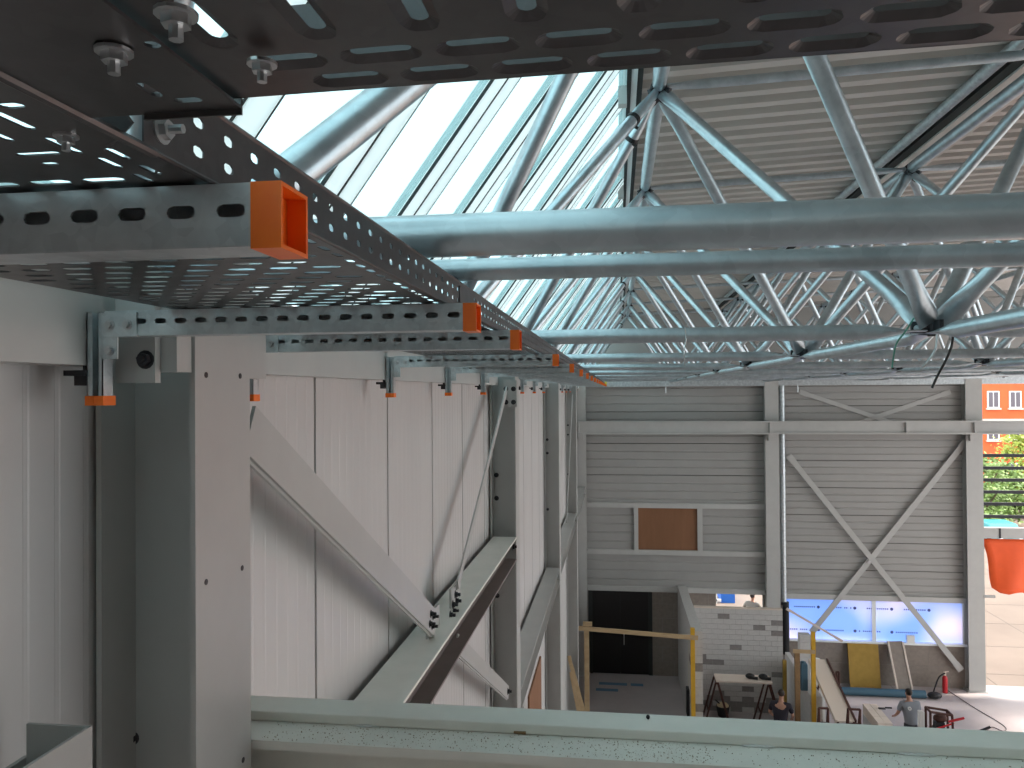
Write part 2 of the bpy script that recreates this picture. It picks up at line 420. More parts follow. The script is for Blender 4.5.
# grey girts and window posts on the far wall face
def trimbox(n, x0, x1, z0, z1, d=0.10, m='paint'): struct(build('trim_%d' % n, MB().box(x0, x1, FW-d, FW-0.003, z0, z1), m))
trimbox(1, FX(587), XL1, FZ(508, 680), FZ(503, 680)); trimbox(2, FX(587), XL1, FZ(555, 680), FZ(550, 680))
trimbox(3, FX(634), FX(638), FZ(550, 680), FZ(508, 680), 0.09); trimbox(4, FX(697), FX(702), FZ(550, 680), FZ(508, 680), 0.09)
trimbox(5, FX(587), XL1, FZ(592, 680), FZ(587, 680)); trimbox(6, XR0, XR1, FZ(600, 870), FZ(595, 870))
bo = build('plywood_board', MB().box(FX(638), FX(697), FW-0.03, FW+0.02, FZ(550, 670), FZ(508, 670)), 'plywood_brown')
tag(bo, 'brown plywood board closing the window opening high in the far wall', 'board')

build('backing', MB().box(-1.45, XL1+.3, FW+.105, FW+.14, zL-.1, 3.7).box(XL1+.3, 21.9, FW+.105, FW+.14, zR-.02, 3.7) if False else MB().box(-1.45, XL1+.3, FW+.105, FW+.14, zL-.1, .4).box(XL1+.3, XR1, FW+.105, FW+.14, zR-.02, .4).box(-1.45, 21.9, FW+.105, FW+.14, .3, 3.7), 'seal', wf)  # unseen sheets added to stop daylight leaking through the panel seams
# ---- black double door
dr = thing('door_1', (FX(620), FW, ZF)); struct(dr)
dx0, dx1, dz1 = FX(591, 630), FX(650, 630), zL
xm = (dx0+dx1)/2
for a, c in ((dx0+.05, xm-.006), (xm+.006, dx1-.05)):
    lf = build('door_leaf', MB().box(a, c, FW+0.03, FW+0.08, ZF+0.01, dz1-.05), 'black_door', dr)
fm = MB().box(dx0-.08, dx0+.05, FW-.01, FW+.12, ZF, dz1).box(dx1-.05, dx1+.08, FW-.01, FW+.12, ZF, dz1).box(dx0, dx1, FW-.01, FW+.12, dz1-.05, dz1)
build('door_frame', fm, 'seal', dr)
hb = MB().tube((xm+.12, FW-.03, ZF+1.0), (xm+.12, FW-.03, ZF+1.35), 0.016, 8).tube((xm+.12, FW-.03, ZF+1.05), (xm+.12, FW+.03, ZF+1.05), 0.012, 8).tube((xm+.12, FW-.03, ZF+1.3), (xm+.12, FW+.03, ZF+1.3), 0.012, 8)
build('handle', hb, 'bolt', dr)
build('backing', MB().box(dx0-.4, dx1+.4, FW+.17, FW+.20, ZF, dz1+.3), 'seal', dr)  # unseen sheet, made wide to block light gaps beside the door frame

# ---- window band with printed film
wn = thing('window_2', (FX(875, 620), FW, FZ(643, 870))); struct(wn)
wx0, wx1, wxm = FX(786, 620), FX(966, 620), FX(874, 620)
wz0, wz1 = FZ(641, 870), FZ(600, 870)
for a, c in ((wx0, wxm-.05), (wxm+.05, wx1-.08)):
    build('pane', MB().box(a, c, FW+.06, FW+.07, wz0, wz1), 'film', wn)
build('frame', MB().box(wxm-.06, wxm+.06, FW-.01, FW+.10, wz0, wz1), 'aluminium_white', wn)
build('frame', MB().box(wx1-.10, XR1, FW-.01, FW+.10, wz0, wz1), 'aluminium_white', wn)
build('frame', MB().box(wx0, wx1, FW-.01, FW+.10, wz1-.03, wz1+.03), 'aluminium_white', wn)
build('window_sill', MB().box(wx0, wx1, FW-.10, FW+.12, wz0-.06, wz0), 'aluminium_white', wn)
pk = MB(); zr = [wz1-0.22*(wz1-wz0), wz0+0.22*(wz1-wz0)]
for ri, z in enumerate(zr):
    x = wx0+.15 - (0.25 if ri else 0)
    while x < wx1-1.1:
        if ri: pk.ell((x, FW+.055, z), .05, .004, .05, 8, 5)
        for k in range(11):
            xx = x+.12+k*.062
            if random.random() < .93 and xx > wx0: pk.box(xx, xx+.036, FW+.054, FW+.0595, z-.022, z+.022)
        if not ri: pk.ell((x+.88, FW+.055, z), .05, .004, .05, 8, 5)
        x += 1.13
build('printed_lettering', pk, 'print_ink', wn)['label'] = 'small dark blue lettering and round mark on film'

# ---- roof deck: trapezoidal sheets, ribs across the hall
ce = thing('ceiling', (3, 10, 2.6)); struct(ce)
SW = 0.93; rise = 0.04
def deck_mesh(L):
    prof = []
    for k in range(3):
        y = k*SW/3; prof += [(y, 0), (y+.12, 0), (y+.155, .10), (y+.275, .10)]
    prof += [(SW, 0)]
    prof += [(a, b_+.004) for a, b_ in reversed(prof)]
    return MB().prism(prof, (0.20, 0, 2.62), (0.20+L, 0, 2.62+rise*L), (0,1,0), (0,0,1))
sr = build('deck_sheet', deck_mesh(3.1), 'deck', ce); first = True
base = sr.location.copy()
for j in range(7):
    for k in range(36):
        y = -6.5 + SW*k
        if first: sr.location = base + Vector((0, y, 0)); first = False; continue
        c = piece(sr, ce, (0,0,0)); c.location = base + Vector((3.1*j, y, 3.1*j*rise + (0.004 if j % 2 else 0)))
build('roof_skin', MB().prism([(0.2, 2.74), (21.9, 2.74+rise*21.7), (21.9, 2.84+rise*21.7), (0.2, 2.84)], (0,-6.6,0), (0,FW+.6,0), (1,0,0), (0,0,1)), 'seal', ce)

# ---- north-light glazing along the left wall
sk = thing('window_1', (-0.6, 10, 0.6)); struct(sk)
TX, TZ = 0.10, 2.56; BX, BZ = -1.47, 0.409
sl = Vector((TX-BX, 0, TZ-BZ)); sln = sl.normalized(); nrm = Vector((-sln.z, 0, sln.x))     # outward normal
UP = 0.90; ybase = 3.83 - 0.9*11
def rafter(y, w_): return MB().bar(Vector((BX, y, BZ)) , Vector((TX, y, TZ)), w_, 0.07, nrm)
def edge(y0_, y1_, t, w_, h_): p = Vector((BX,0,BZ)) + sl*t; return MB().bar(p+Vector((0,y0_,0)), p+Vector((0,y1_,0)), w_, h_, nrm)
fr = None
for k in range(38):
    y = ybase + UP*k
    if y > FW: break
    if fr is None:
        fr = [build('frame', MB().bar(Vector((BX, 0.075, BZ)), Vector((TX, 0.075, TZ)), 0.15, 0.06, nrm).bar(Vector((BX, 0.245, BZ)), Vector((TX, 0.245, TZ)), 0.14, 0.06, nrm)
                    .bar(Vector((BX,.32,BZ))+sl*.985, Vector((BX,UP,BZ))+sl*.985, .06, .06, nrm).bar(Vector((BX,.32,BZ))+sl*.03, Vector((BX,UP,BZ))+sl*.03, .12, .06, nrm), 'opal_strip', sk),
              build('seal_strip', MB().bar(Vector((BX, .1625, BZ))-nrm*.02, Vector((TX, .1625, TZ))-nrm*.02, 0.006, 0.024, nrm), 'seal', sk),
              build('seal_strip', MB().bar(Vector((BX, .321, BZ))-nrm*.024, Vector((TX, .321, TZ))-nrm*.024, 0.007, 0.014, nrm), 'seal', sk),
              build('seal_strip', MB().bar(Vector((BX, .0, BZ))-nrm*.024, Vector((TX, .0, TZ))-nrm*.024, 0.010, 0.014, nrm), 'seal', sk),
              build('pane', MB().bar(Vector((BX, .61, BZ)), Vector((TX, .61, TZ)), 0.58, 0.02, nrm), 'sky_glass', sk)]
        b0 = [o.location.copy() for o in fr]
        for o, q in zip(fr, b0): o.location = q + Vector((0, y, 0))
    else:
        for o, q in zip(fr, b0): c = piece(o, sk, (0,0,0)); c.location = q + Vector((0, y, 0))
ye = FW+.3
build('ridge_seal', MB().box(TX+.0, TX+.035, -6.5, ye, TZ-.06, TZ+.04), 'seal', sk)
build('ridge_fascia', MB().box(TX+.035, TX+.085, -6.5, ye, TZ-.05, TZ+.06), 'aluminium_white', sk)
build('ridge_seal', MB().box(TX+.085, TX+.13, -6.5, ye, TZ-.03, TZ+.05), 'seal', sk)
build('ridge_cover', MB().box(TX-.02, TX+.4, -6.5, ye, TZ+.16, TZ+.19), 'aluminium_white', sk)
build('ridge_upstand', MB().box(TX+.02, TX+.05, -6.5, ye, TZ+.03, TZ+.18), 'aluminium_white', sk)
for k in range(9):        # opening-vent brackets at the ridge
    y = 3.3+3.1*k; build('vent_bracket', MB().box(TX-.07, TX+.0, y, y+.10, TZ-.22, TZ-.07), 'paint', sk)

# ================================================================== STEELWORK
# ---- wall columns: H sections, flange towards the hall
colY = [1.87, 8.2, 14.4, 20.6]
CXF = -1.07
cl_lab = ['nearest pale grey steel column, its flange standing tall at the left of the picture',
          'grey steel column where the V-shaped wall braces end at the second bay',
          'grey steel column between the second and third bays of the left wall',
          'most distant grey steel column of the left wall before the corner']
for i, y in enumerate(colY):
    c = thing('steel_column', (-1.208, y+.15, ZF), cl_lab[i], 'column', 'wall columns')
    build('shaft', MB().hbeam((-1.208, y+.15, ZF+.03), (-1.208, y+.15, 0.5), .30, .276, .015, .010, (0,1,0), (1,0,0)), 'paint', c)
    build('base_plate', MB().box(-1.357, -1.03, y-.05, y+.35, ZF, ZF+.03), 'paint', c)
    if i == 0:
        for (px, py) in ((206, 582), (242, 568), (206, 375), (240, 376), (243, 760)):
            q = P(px, py, X=CXF); build('bolt_hole', MB().tube((CXF-.002, q.y, q.z), (CXF+.0015, q.y, q.z), .008, 10), 'dark_steel', c)
        q = P(125, 742, Y=y+.145); bb = MB().hexbolt(q, (0,-1,0), .016, .012, .012, .008)
        build('bolt', bb, 'dark_steel', c)
        q = P(133, 738, Y=y+.145); build('bolt', MB().hexbolt(q, (0,-1,0), .013, .01, .01, .007), 'dark_steel', c)
        build('beam_stub', MB().box(-1.21, -1.078, 1.80, 1.868, .055, .30), 'paint', c)
        build('beam_stub', MB().box(-1.21, -1.085, 2.172, 2.31, .045, .30), 'paint', c)
    else:
        for dz in (-.9, -1.15, -2.2):
            build('bolt', MB().hexbolt((-1.30, y+.145, dz), (0,-1,0), .018, .014, .015, .01), 'dark_steel', c)
        if i == 1:
            build('end_plate', MB().box(-1.20, -1.05, y-.03, y-.004, -.16, .12), 'paint', c)
            for dx in (-1.165, -1.085):
                for dz in (-.11, .03): build('bolt', MB().hexbolt((dx, y-.03, dz), (0,-1,0), .018, .012, .008, .01), 'dark_steel', c)
# ---- eaves beams between the columns
ev = [(-6.9, 1.80, 'first'), (2.32, 8.19, 'second'), (8.52, 14.39, 'third'), (14.72, 20.59, 'fourth'), (20.92, 26.45, 'fifth')]
ev_lab = {'first': 'pale grey eaves beam left of the nearest column under the tray', 'second': 'pale grey eaves beam over the V-braced bay behind the nearest column',
          'third': 'pale grey eaves beam over the second bay of the left wall', 'fourth': 'pale grey eaves beam over the third bay of the left wall', 'fifth': 'pale grey eaves beam over the last bay beside the far wall'}
for a, c, n in ev:
    o = build('eaves_beam', MB().box(-1.345, -1.25, a, c, .07, .30), 'paint'); tag(o, ev_lab[n], 'beam', 'eaves beams')
# ---- wall girders
gz = [-1.54, -3.25, -3.2, -3.2]
gl = ['dusty grey wall girder between the two nearest columns, braces bolted on top', 'grey wall girder in the second bay with a sunlit edge', 'grey wall girder in the third bay of the left wall', 'grey wall girder in the last bay by the far wall corner']
for i in range(4):
    a = colY[i]+.302; c = colY[i+1]-.002 if i < 3 else FW-.02; z = gz[i]
    g = thing('wall_girder', (-1.19, (a+c)/2, z-.24), gl[i], 'beam', 'wall girders')
    build('beam', MB().hbeam((-1.19, a, z-.12), (-1.19, c, z-.12), .25, .24, .014, .010, (1,0,0), (0,0,1)), 'girder_shade' if i == 0 else 'paint', g)  # first girder's sides coloured as shaded, the others plain paint
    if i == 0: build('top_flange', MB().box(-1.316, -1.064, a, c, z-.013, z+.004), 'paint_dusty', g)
    if i == 0:
        build('bolt', MB().hexbolt((-1.10, c-.05, z-.09), (1,0,0), .03, .02, .02, .015), 'dark_steel', g)
        for (px, py, dx) in ((428, 632, .0), (452, 603, .0)):
            q = P(px, py, Z=z); build('gusset_plate', MB().bar((-1.185, q.y-.16, z+.07), (-1.185, q.y+.16, z+.07), .014, .14), 'paint', g)
# ---- wall braces (angle sections)
def angle_brace(p, q, wd, name_lab, t=.012):
    p, q = Vector(p), Vector(q); d = (q-p).normalized(); n = Vector((1,0,0)); s_ = d.cross(n).normalized()
    if s_.z < 0: s_ = -s_
    mb = MB(); mb.prism([(-wd/2, 0), (wd/2, 0), (wd/2, t), (-wd/2+t, t), (-wd/2+t, -.012), (-wd/2, -.012)], p, q, s_, n)
    br = thing('wall_brace', (p.x, (p.y+q.y)/2, min(p.z, q.z)), name_lab, 'brace', 'wall braces')
    build('angle_bar', mb, 'paint', br); k = MB()
    return br, d
br, d = angle_brace((-1.16, 2.33, -.115), (-1.16, 4.84, -1.47), .17, 'broad pale steel brace slanting down from the nearest column to the girder')
for t in (.10, .17):
    for s_ in (-.03, .03):
        q = Vector((-1.147, 4.84, -1.47)) - d*t + Vector((0, d.z, -d.y))*s_; build('bolt', MB().hexbolt(q, (1,0,0), .016, .013, .02, .01), 'dark_steel', br)
br, d = angle_brace((-1.16, 8.15, .02), (-1.16, 5.55, -1.40), .085, 'slim pale steel brace rising from the girder to the second column')
for t in (.12, .22, .32):
    for s_ in (-.03, .03):
        q = Vector((-1.147, 5.55, -1.40)) - d*t*-1 + Vector((0, d.z, -d.y))*s_; build('bolt', MB().hexbolt(q, (1,0,0), .02, .016, .02, .012), 'dark_steel', br)
br, d = angle_brace((-1.16, 5.5, -1.80), (-1.16, 8.1, -3.15), .14, 'steel brace below the girder running down to the second column')
build('bolt', MB().hexbolt((-1.147, 8.02, -3.10), (1,0,0), .025, .02, .02, .014), 'dark_steel', br)
br, d = angle_brace((-1.16, 20.5, -.1), (-1.16, 17.7, -2.95), .10, 'small distant steel brace in the third bay of the left wall')
br, d = angle_brace((-1.16, 9.0, -3.35), (-1.16, 14.3, -8.8), .12, 'steel brace falling away below the girder of the second bay')
# plywood sheet in the wall of the second bay
o = build('plywood_sheet', MB().box(WX+.004, WX+.03, 11.6, 13.4, -7.2, -4.55), 'plywood_brown'); tag(o, 'brown plywood sheet on the left wall below the second-bay girder', 'board')
# ---- trough section hanging at the lower left
c = thing('steel_channel', (-1.2, 1.0, -.90), 'short open grey steel channel at the bottom left beside the nearest column', 'channel')
build('channel', MB().box(-1.155, -1.147, .25, 1.58, -.90, -.726).box(-1.30, -1.155, .25, 1.58, -.90, -.892).box(-1.30, -1.1475, 1.572, 1.58, -.90, -.7265), 'paint', c)
build('channel_back', MB().box(-1.31, -1.30, .25, 1.58, -.90, -.80), 'paint', c)

# ---- cross beam in the foreground
rz = lambda py: ray(560, py).z/ray(560, py).y
Y0 = 2.185; ZL = rz(757)*Y0; Y1 = ZL/rz(736.5); ZTB = rz(726)*Y1; Y2 = ZTB/rz(712.5)
nb = thing('cross_beam', (1.2, Y0+.16, ZL-.33), 'dusty pale grey steel beam crossing the whole bottom of the picture', 'beam')
bx0, bx1 = -1.335, 4.6
build('beam', MB().hbeam((bx0, Y0+.16, ZL-.165), (bx1, Y0+.16, ZL-.165), .32, .33, .026, .012, (0,1,0), (0,0,1)), 'paint_dusty', nb)
build('top_bar', MB().box(bx0, bx1, Y1, Y2, ZL+.001, ZTB), 'paint_dusty', nb, bevel=.004)
gm = MB()
for k in range(4200):        # grit lying on the ledge
    x = random.uniform(-1.05, 1.2)
    dens = .35+.65*(.5+.5*math.sin(x*9+1.3))*(.5+.5*math.sin(x*3.1))
    if x > .25: dens *= .3
    if random.random() > dens: continue
    y = random.uniform(Y0+.004, Y1-.002); s_ = random.choice([.0006, .0008, .001, .0012, .002]); z = ZL+.0005
    gm.add([(x-s_, y-s_*.7, z), (x+s_, y-s_, z), (x+s_*.8, y+s_, z), (x-s_*.6, y+s_*.9, z), (x, y, z+s_*1.3)], [(0,1,4), (1,2,4), (2,3,4), (3,0,4)])
o = build('grit', gm, 'grit'); tag(o, 'scattered brown grit and mortar crumbs on the beam ledge', 'grit', None, 'stuff')
q = P(520, 734, Z=ZL); o = build('cigarette_stub', MB().tube((q.x-.018, q.y, ZL+.0055), (q.x+.018, q.y-.002, ZL+.0055), .005, 8), 'timber_brown'); tag(o, 'small brown cigarette-like stub lying on the beam ledge', 'stub')
for k, (px, L, lab) in enumerate(((365, .06, 'leftmost whitish smear of filler along the beam step'), (758, .10, 'whitish smear of filler along the beam step at mid length'), (916, .11, 'rightmost whitish smear of filler along the beam step'))):
    x = P(px, 735, Y=Y1).x; o = build('filler_smear', MB().ell((x, Y1-.003, ZL+.003), L/2, .006, .004, 10, 5), 'white_plastic'); tag(o, lab, 'filler')
q = P(648, 719, Z=ZTB); o = build('rubber_plug', MB().ell((q.x, q.y, ZTB+.006), .006, .006, .007, 8, 6), 'dark_steel'); tag(o, 'tiny black plug lying on top of the crossing beam', 'plug')

# ---- space frame -------------------------------------------------
sf = thing('space_frame', (4, 13, .3), 'galvanised steel tube space frame carrying the roof', 'space frame')
LX = [-1.07, 1.78, 4.75, 7.70, 10.65]; LY = [-1.5+3.1*k for k in range(10)]; LZ = .328
UX = [.35, 3.32, 6.25, 9.20]; UY = [.05+3.1*k for k in range(9)]; UZ = [2.38, 2.47, 2.56, 2.65]
lowz = lambda i: LZ
def L_(i, j): return Vector((LX[i], LY[j], LZ))
def U_(i, j): return Vector((UX[i], UY[j], UZ[i]))
RC, RD = .0445, .048
for j in range(len(LY)):
    for i in range(4):
        build('chord_tube', MB().ftube(L_(i, j)+Vector((.05,0,0)), L_(i+1, j)-Vector((.05,0,0)), RC, (0,0,1), f0=(i > 0)), 'galv_tube', sf, True)
for j in range(len(LY)-1):
    for i in (1, 2, 3):
        build('chord_tube', MB().ftube(L_(i, j)+Vector((0,.05,-.015)), L_(i, j+1)-Vector((0,.05,.015)), RC*1.05, (0,0,1)), 'galv_tube', sf, True)
for j in range(len(UY)):
    for i in range(3):
        build('chord_tube', MB().ftube(U_(i, j)+Vector((.06,0,.02)), U_(i+1, j)+Vector((-.06,0,.02)), .038, (0,0,1), k0=.6, k1=.6), 'galv_tube', sf, True)
for j in range(len(UY)-1):
    for i in range(4):
        build('chord_tube', MB().ftube(U_(i, j)+Vector((0,.06,.03)), U_(i, j+1)+Vector((0,-.06,.03)), .062, (1,0,0), k0=.9, k1=.9), 'galv_tube', sf, True)
for i in range(5):
    for j in range(len(LY)):
        for du in (-1, 0):
            for dj in (-1, 0):
                iu, ju = i+du, j+dj
                if 0 <= iu < 4 and 0 <= ju < len(UY):
                    if i == 0 and j == 1 and ju == 1: continue
                    p, q = L_(i, j), U_(iu, ju); d = (q-p).normalized()
                    build('diagonal_tube', MB().ftube(p+d*.06, q-d*.06, RD, (0,1,0) if i else (1,0,0), k1=.55), 'galv_tube', sf, True)
                    if i == 0:
                        cc = q-d*.42; build('clamp', MB().tube(cc, cc-d*.035, RD+.008, 14), 'black_rubber', sf)
                        build('clamp_tail', MB().bar(cc+Vector((-.02,0,-RD)), cc+Vector((.03,0,-RD-.03)), .02, .02), 'black_rubber', sf)
for i in range(4):
    for j in range(len(UY)):
        c_ = U_(i, j); mb = MB().ell(c_+Vector((0,0,.015)), .07, .08, .075, 12, 8).box(c_.x-.035, c_.x+.035, c_.y-.035, c_.y+.035, c_.z-.07, c_.z+.07)
        for a in range(4):
            t = a*math.pi/2+.78; mb.bar(c_-Vector((0,0,.02)), c_+Vector((.10*math.cos(t), .10*math.sin(t), -.07)), .03, .10)
        build('node', mb, 'dark_steel', sf)
for i in range(5):
    for j in range(len(LY)):
        c_ = L_(i, j); mb = MB()
        for a in (0, 1): mb.box(c_.x-.12 if a else c_.x-.010, c_.x+.12 if a else c_.x+.010, c_.y-.010 if a else c_.y-.12, c_.y+.010 if a else c_.y+.12, c_.z-.012, c_.z+.055)
        mb.tube(c_-Vector((0,0,.03)), c_+Vector((0,0,.07)), .03, 10)
        build('node_plate', mb, 'dark_steel', sf)
        if i and j < 5:
            k = MB()
            for (dx, dz) in ((-.09, .015), (.09, .015), (-.06, .038), (.06, .038)): k.hexbolt((c_.x+dx, c_.y-.010, c_.z+dz), (0,-1,0), .013, .01, .01, .007)
            build('node_bolts', k, 'bolt', sf)
# the thick near diagonal by the tray and the pipe under the first chord
a, c_ = P(165, 274, Y=1.66), P(700, -150, Y=3.15)
build('diagonal_tube', MB().ftube(a, c_, .054, (0,1,0)), 'galv_tube', sf, True)
build('service_pipe', MB().tube((-1.2, 1.98, .3155), (10.6, 1.98, .3155), .0285, 14), 'galv_tube', sf, True)
# beams under the deck beside the second row of nodes
o = build('purlin_tube', MB().tube((3.12, -6.4, 2.68), (3.12, FW, 2.68), .052, 14), 'galv_strut', None, True); tag(o, 'bright galvanised tube under the deck beside the dark gutter strip', 'tube')
g = thing('roof_gutter', (3.4, 10, 2.6), 'dark gutter beam under the deck above the second node row', 'gutter')
build('gutter_side', MB().box(3.20, 3.30, -6.4, FW, 2.64, 2.72), 'seal', g); build('gutter_sole', MB().box(3.30, 3.62, -6.4, FW, 2.62, 2.70), 'deck', g)
# eaves rail across the far end
o = build('end_beam', MB().box(-1.0, 20, FW-.30, FW-.16, .14, .40), 'galv_strut'); tag(o, 'long galvanised beam under the roof along the top of the far wall', 'beam')
for k, x in enumerate((1.6, 5.8)):
    o = build('hanger_rod', MB().tube((x, FW-.23, -.08), (x, FW-.23, .14), .018, 8), 'bolt'); tag(o, ['short hanging rod below the roof left of the downpipe', 'short hanging rod below the roof right of the downpipe'][k], 'rod')
# loose cables hanging from the node at right
def cable(pts, m, r, lab):
    o = build('cable', MB().path(pts, r), m, None, True); tag(o, lab, 'cable', 'loose cables at the lower node')
def smooth(pts, n=6):
    pts = [Vector(p) for p in pts]; out = []
    for i in range(len(pts)-1):
        p0, p1, p2, p3 = pts[max(i-1,0)], pts[i], pts[i+1], pts[min(i+2, len(pts)-1)]
        for k in range(n):
            t = k/n; out.append(.5*((2*p1)+(-p0+p2)*t+(2*p0-5*p1+4*p2-p3)*t*t+(-p0+3*p1-3*p2+p3)*t**3))
    return out+[pts[-1]]
pp = lambda L, y: smooth([P(a, b_, Y=y) for a, b_ in L])
cable(pp([(914, 318), (905, 332), (896, 345), (892, 368)], 4.58), 'cable_green', .005, 'green cable dangling left of the lower roof node')
cable(pp([(937, 334), (936, 348), (929, 360), (920, 370)], 4.58), 'galv_strut', .006, 'pale cable curling below the lower roof node')
cable(pp([(953, 336), (951, 348), (946, 360), (938, 375), (932, 388)], 4.58), 'cable_black', .007, 'black cable hanging right of the lower roof node')
build('tie_wire', MB().path(pp([(685, 328), (686, 340), (684, 352), (685, 366)], 4.64), .004), 'bolt', sf)

# ---- cable tray along the wall -----------------------------------
from mathutils.geometry import delaunay_2d_cdt
def cdt_plate(mb, fn, outline, holes, emb=0.0, rim=0.006):
    vs = []; loops = []
    def add(pts): loops.append(list(range(len(vs), len(vs)+len(pts)))); vs.extend([Vector(p) for p in pts])
    add(outline)
    for (cx, cy, L, W, sw) in holes:
        g = 2*rim if emb else 0
        r = slot_ring(cy if sw else cx, cx if sw else cy, L+g, W+g, 8)
        add([(b_, a) for a, b_ in r][::-1] if sw else r)
    # outline must be CCW, holes given as faces too
    ed = [(lp_[i], lp_[(i+1) % len(lp_)]) for lp_ in loops for i in range(len(lp_))]
    v2, e2, f2, ov, oe, of = delaunay_2d_cdt(vs, ed, [], 0, 1e-7)
    def inside(x, y):
        for (cx, cy, L, W, sw) in holes:
            g = 2*rim if emb else 0
            a, c = (y-cy, x-cx) if sw else (x-cx, y-cy)
            hh = max(L-W, 0)/2; a = max(0, abs(a)-hh)
            if a*a+c*c < ((W+g)/2)**2*.9: return True
        return False
    keep = [f for f in f2 if not inside(sum(v2[i].x for i in f)/len(f), sum(v2[i].y for i in f)/len(f))]
    mb.add([fn(v.x, v.y, 0) for v in v2], [tuple(f) for f in keep])
    if emb:
        for (cx, cy, L, W, sw) in holes:
            a = slot_ring(cy if sw else cx, cx if sw else cy, L+2*rim, W+2*rim, 8); c = slot_ring(cy if sw else cx, cx if sw else cy, L, W, 8); m = len(a)
            f_ = (lambda q: (q[1], q[0])) if sw else (lambda q: q)
            mb.add([fn(*f_(q), 0) for q in a]+[fn(*f_(q), emb) for q in c], [(k, (k+1) % m, m+(k+1) % m, m+k) for k in range(m)])
TX0, TX1, TZ0, TH = -1.04, -.38, .201, .068
Y_END = 25.6
ct = thing('cable_tray', (-.71, 12, TZ0), 'long perforated galvanised cable tray running along the left wall on brackets', 'cable tray')
mb = MB(); py, pxx = .052, .072
fnB = lambda a, c, h: (a, c, TZ0+h)
r = 0; y = .70
while y < Y_END:
    x = TX0+.006 + (pxx/2 if r % 2 else 0); quad(mb, fnB, TX0, x, y, y+py)
    n = 3 if y < 5 else 2
    while x+pxx <= TX1-.04:
        hole_cell(mb, fnB, x, x+pxx, y, y+py, x+pxx/2, y+py/2, .050, .0225, n); x += pxx
    quad(mb, fnB, x, TX1-.038, y, y+py); hole_cell(mb, fnB, TX1-.038, TX1-.006, y, y+py, TX1-.022, y+py/2, .034, .012, n, True); quad(mb, fnB, TX1-.006, TX1, y, y+py); y += py; r += 1
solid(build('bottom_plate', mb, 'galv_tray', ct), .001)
Y_B = y
# near end of the tray: plain junction plate with a few slots
holes = []
for (px, py_, L, W, sw) in ((12, 106, .018, .010, False), (14, 121, .040, .009, True), (2, 137, .022, .008, True), (38, 154, .040, .008, False), (50, 164, .016, .008, False),
                        (64, 146, .040, .008, True), (118, 154, .030, .008, True), (110, 163, .030, .008, True), (150, 170, .030, .008, True), (143, 178, .028, .008, True)):
    q = P(px, py_, Z=TZ0); holes.append((q.x, q.y, L, W, sw))
for x in (-.475, -.53, -.585, -.64): holes.append((x, .672, .042, .014, False))
mb = MB(); cdt_plate(mb, fnB, [(TX0, -.6), (TX1, -.6), (TX1, .70), (TX0, .70)], holes)
solid(build('junction_plate', mb, 'galv_tray', ct), .0015)
# side rails
def rail(x, ya, yb, nm, TH=TH):
    mb = MB(); pit = .056
    fn = lambda a, c, h: (x+h, a, TZ0+c)
    y = ya
    while y+pit <= yb and TH > .05:
        for (c0, c1, cc) in ((.006, .034, .021), (.034, TH-.004, .048))[:2 if TH > .05 else 0]:
            hole_cell(mb, fn, y, y+pit, c0, c1, y+pit/2, cc, .019, .0098, 3 if y < 5 else 2)
        y += pit
    quad(mb, fn, y, yb, 0.006, TH-.004); quad(mb, fn, ya, yb, 0, .006); quad(mb, fn, ya, yb, TH-.004, TH)
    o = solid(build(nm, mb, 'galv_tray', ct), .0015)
    return o
rail(TX1, .585, Y_B, 'side_rail'); rail(TX0, -.6, Y_B, 'side_rail', .024)
build('rail_lip', MB().tube((TX1-.001, .585, TZ0+TH), (TX1-.001, Y_B, TZ0+TH), .0035, 8), 'galv_tray', ct)
build('fold_edge', MB().tube((TX1+.001, -.6, TZ0-.001), (TX1+.001, .60, TZ0-.001), .0045, 8), 'galv_tray', ct)
build('fold_edge', MB().tube((TX1, .60, TZ0), (TX1, Y_B, TZ0), .0028, 8), 'galv_tray', ct)
build('flap', MB().bar((TX1-.004, .565, TZ0+.002), (TX1-.030, .545, TZ0+.045), .045, .002, (0,.4,1)), 'galv_tray', ct)
q = P(160, 130, X=TX1); build('bolt', MB().hexbolt((TX1+.001, q.y, q.z), (1,0,0), .0085, .006, .012, .004), 'bolt', ct)
q = P(66, 135, Z=TZ0); build('bolt', MB().hexbolt((q.x, q.y, TZ0), (0,0,-1), .0064, .0045, .006, .0032), 'bolt', ct)
for yy in (1.86, 4.9, 7.9, 10.9): build('splice_plate', MB().box(TX1+.002, TX1+.004, yy, yy+.16, TZ0+.010, TZ0+TH-.010), 'galv_tray', ct)
build('end_guard', MB().box(TX0, TX1+.05, Y_END, Y_END+.12, TZ0, TZ0+.10), 'yellow_cap', ct)

# ---- cross tray over the eye
xt = thing('cross_tray', (.6, 0, .20), 'dark embossed cable tray crossing overhead at the top of the picture', 'cable tray')
ZX = .203; xa, xb, ya, yb = -.26, 1.55, -.5, .500
holes = []
XA, XB, XC = P(439, 72, Z=ZX).x, P(478, 48, Z=ZX).x, P(412, 8, Z=ZX).x
for k in range(-9, 30):
    x = .0595*k
    holes.append((XA+x, .484, .038, .0085, False)); holes.append((XB+x, .452, .038, .0085, False)); holes.append((XC+x, .398, .046, .0105, True))
    holes.append((XB+x, .345, .038, .0085, False)); holes.append((XC+x, .285, .046, .0105, True)); holes.append((XA+x, .23, .038, .0085, False)); holes.append((XB+x, .20, .038, .0085, False))
mb = MB(); holes = [h for h in holes if xa+.035 < h[0] < xb-.04]
SH = lambda a: .004-.032*(a+.26)
cdt_plate(mb, lambda a, c, h: (a, c+SH(a), ZX+h), [(xa, ya), (xb, ya), (xb, yb), (xa, yb)], holes, .0035, .0065)
build('bottom_plate', mb, 'galv_tray', xt)
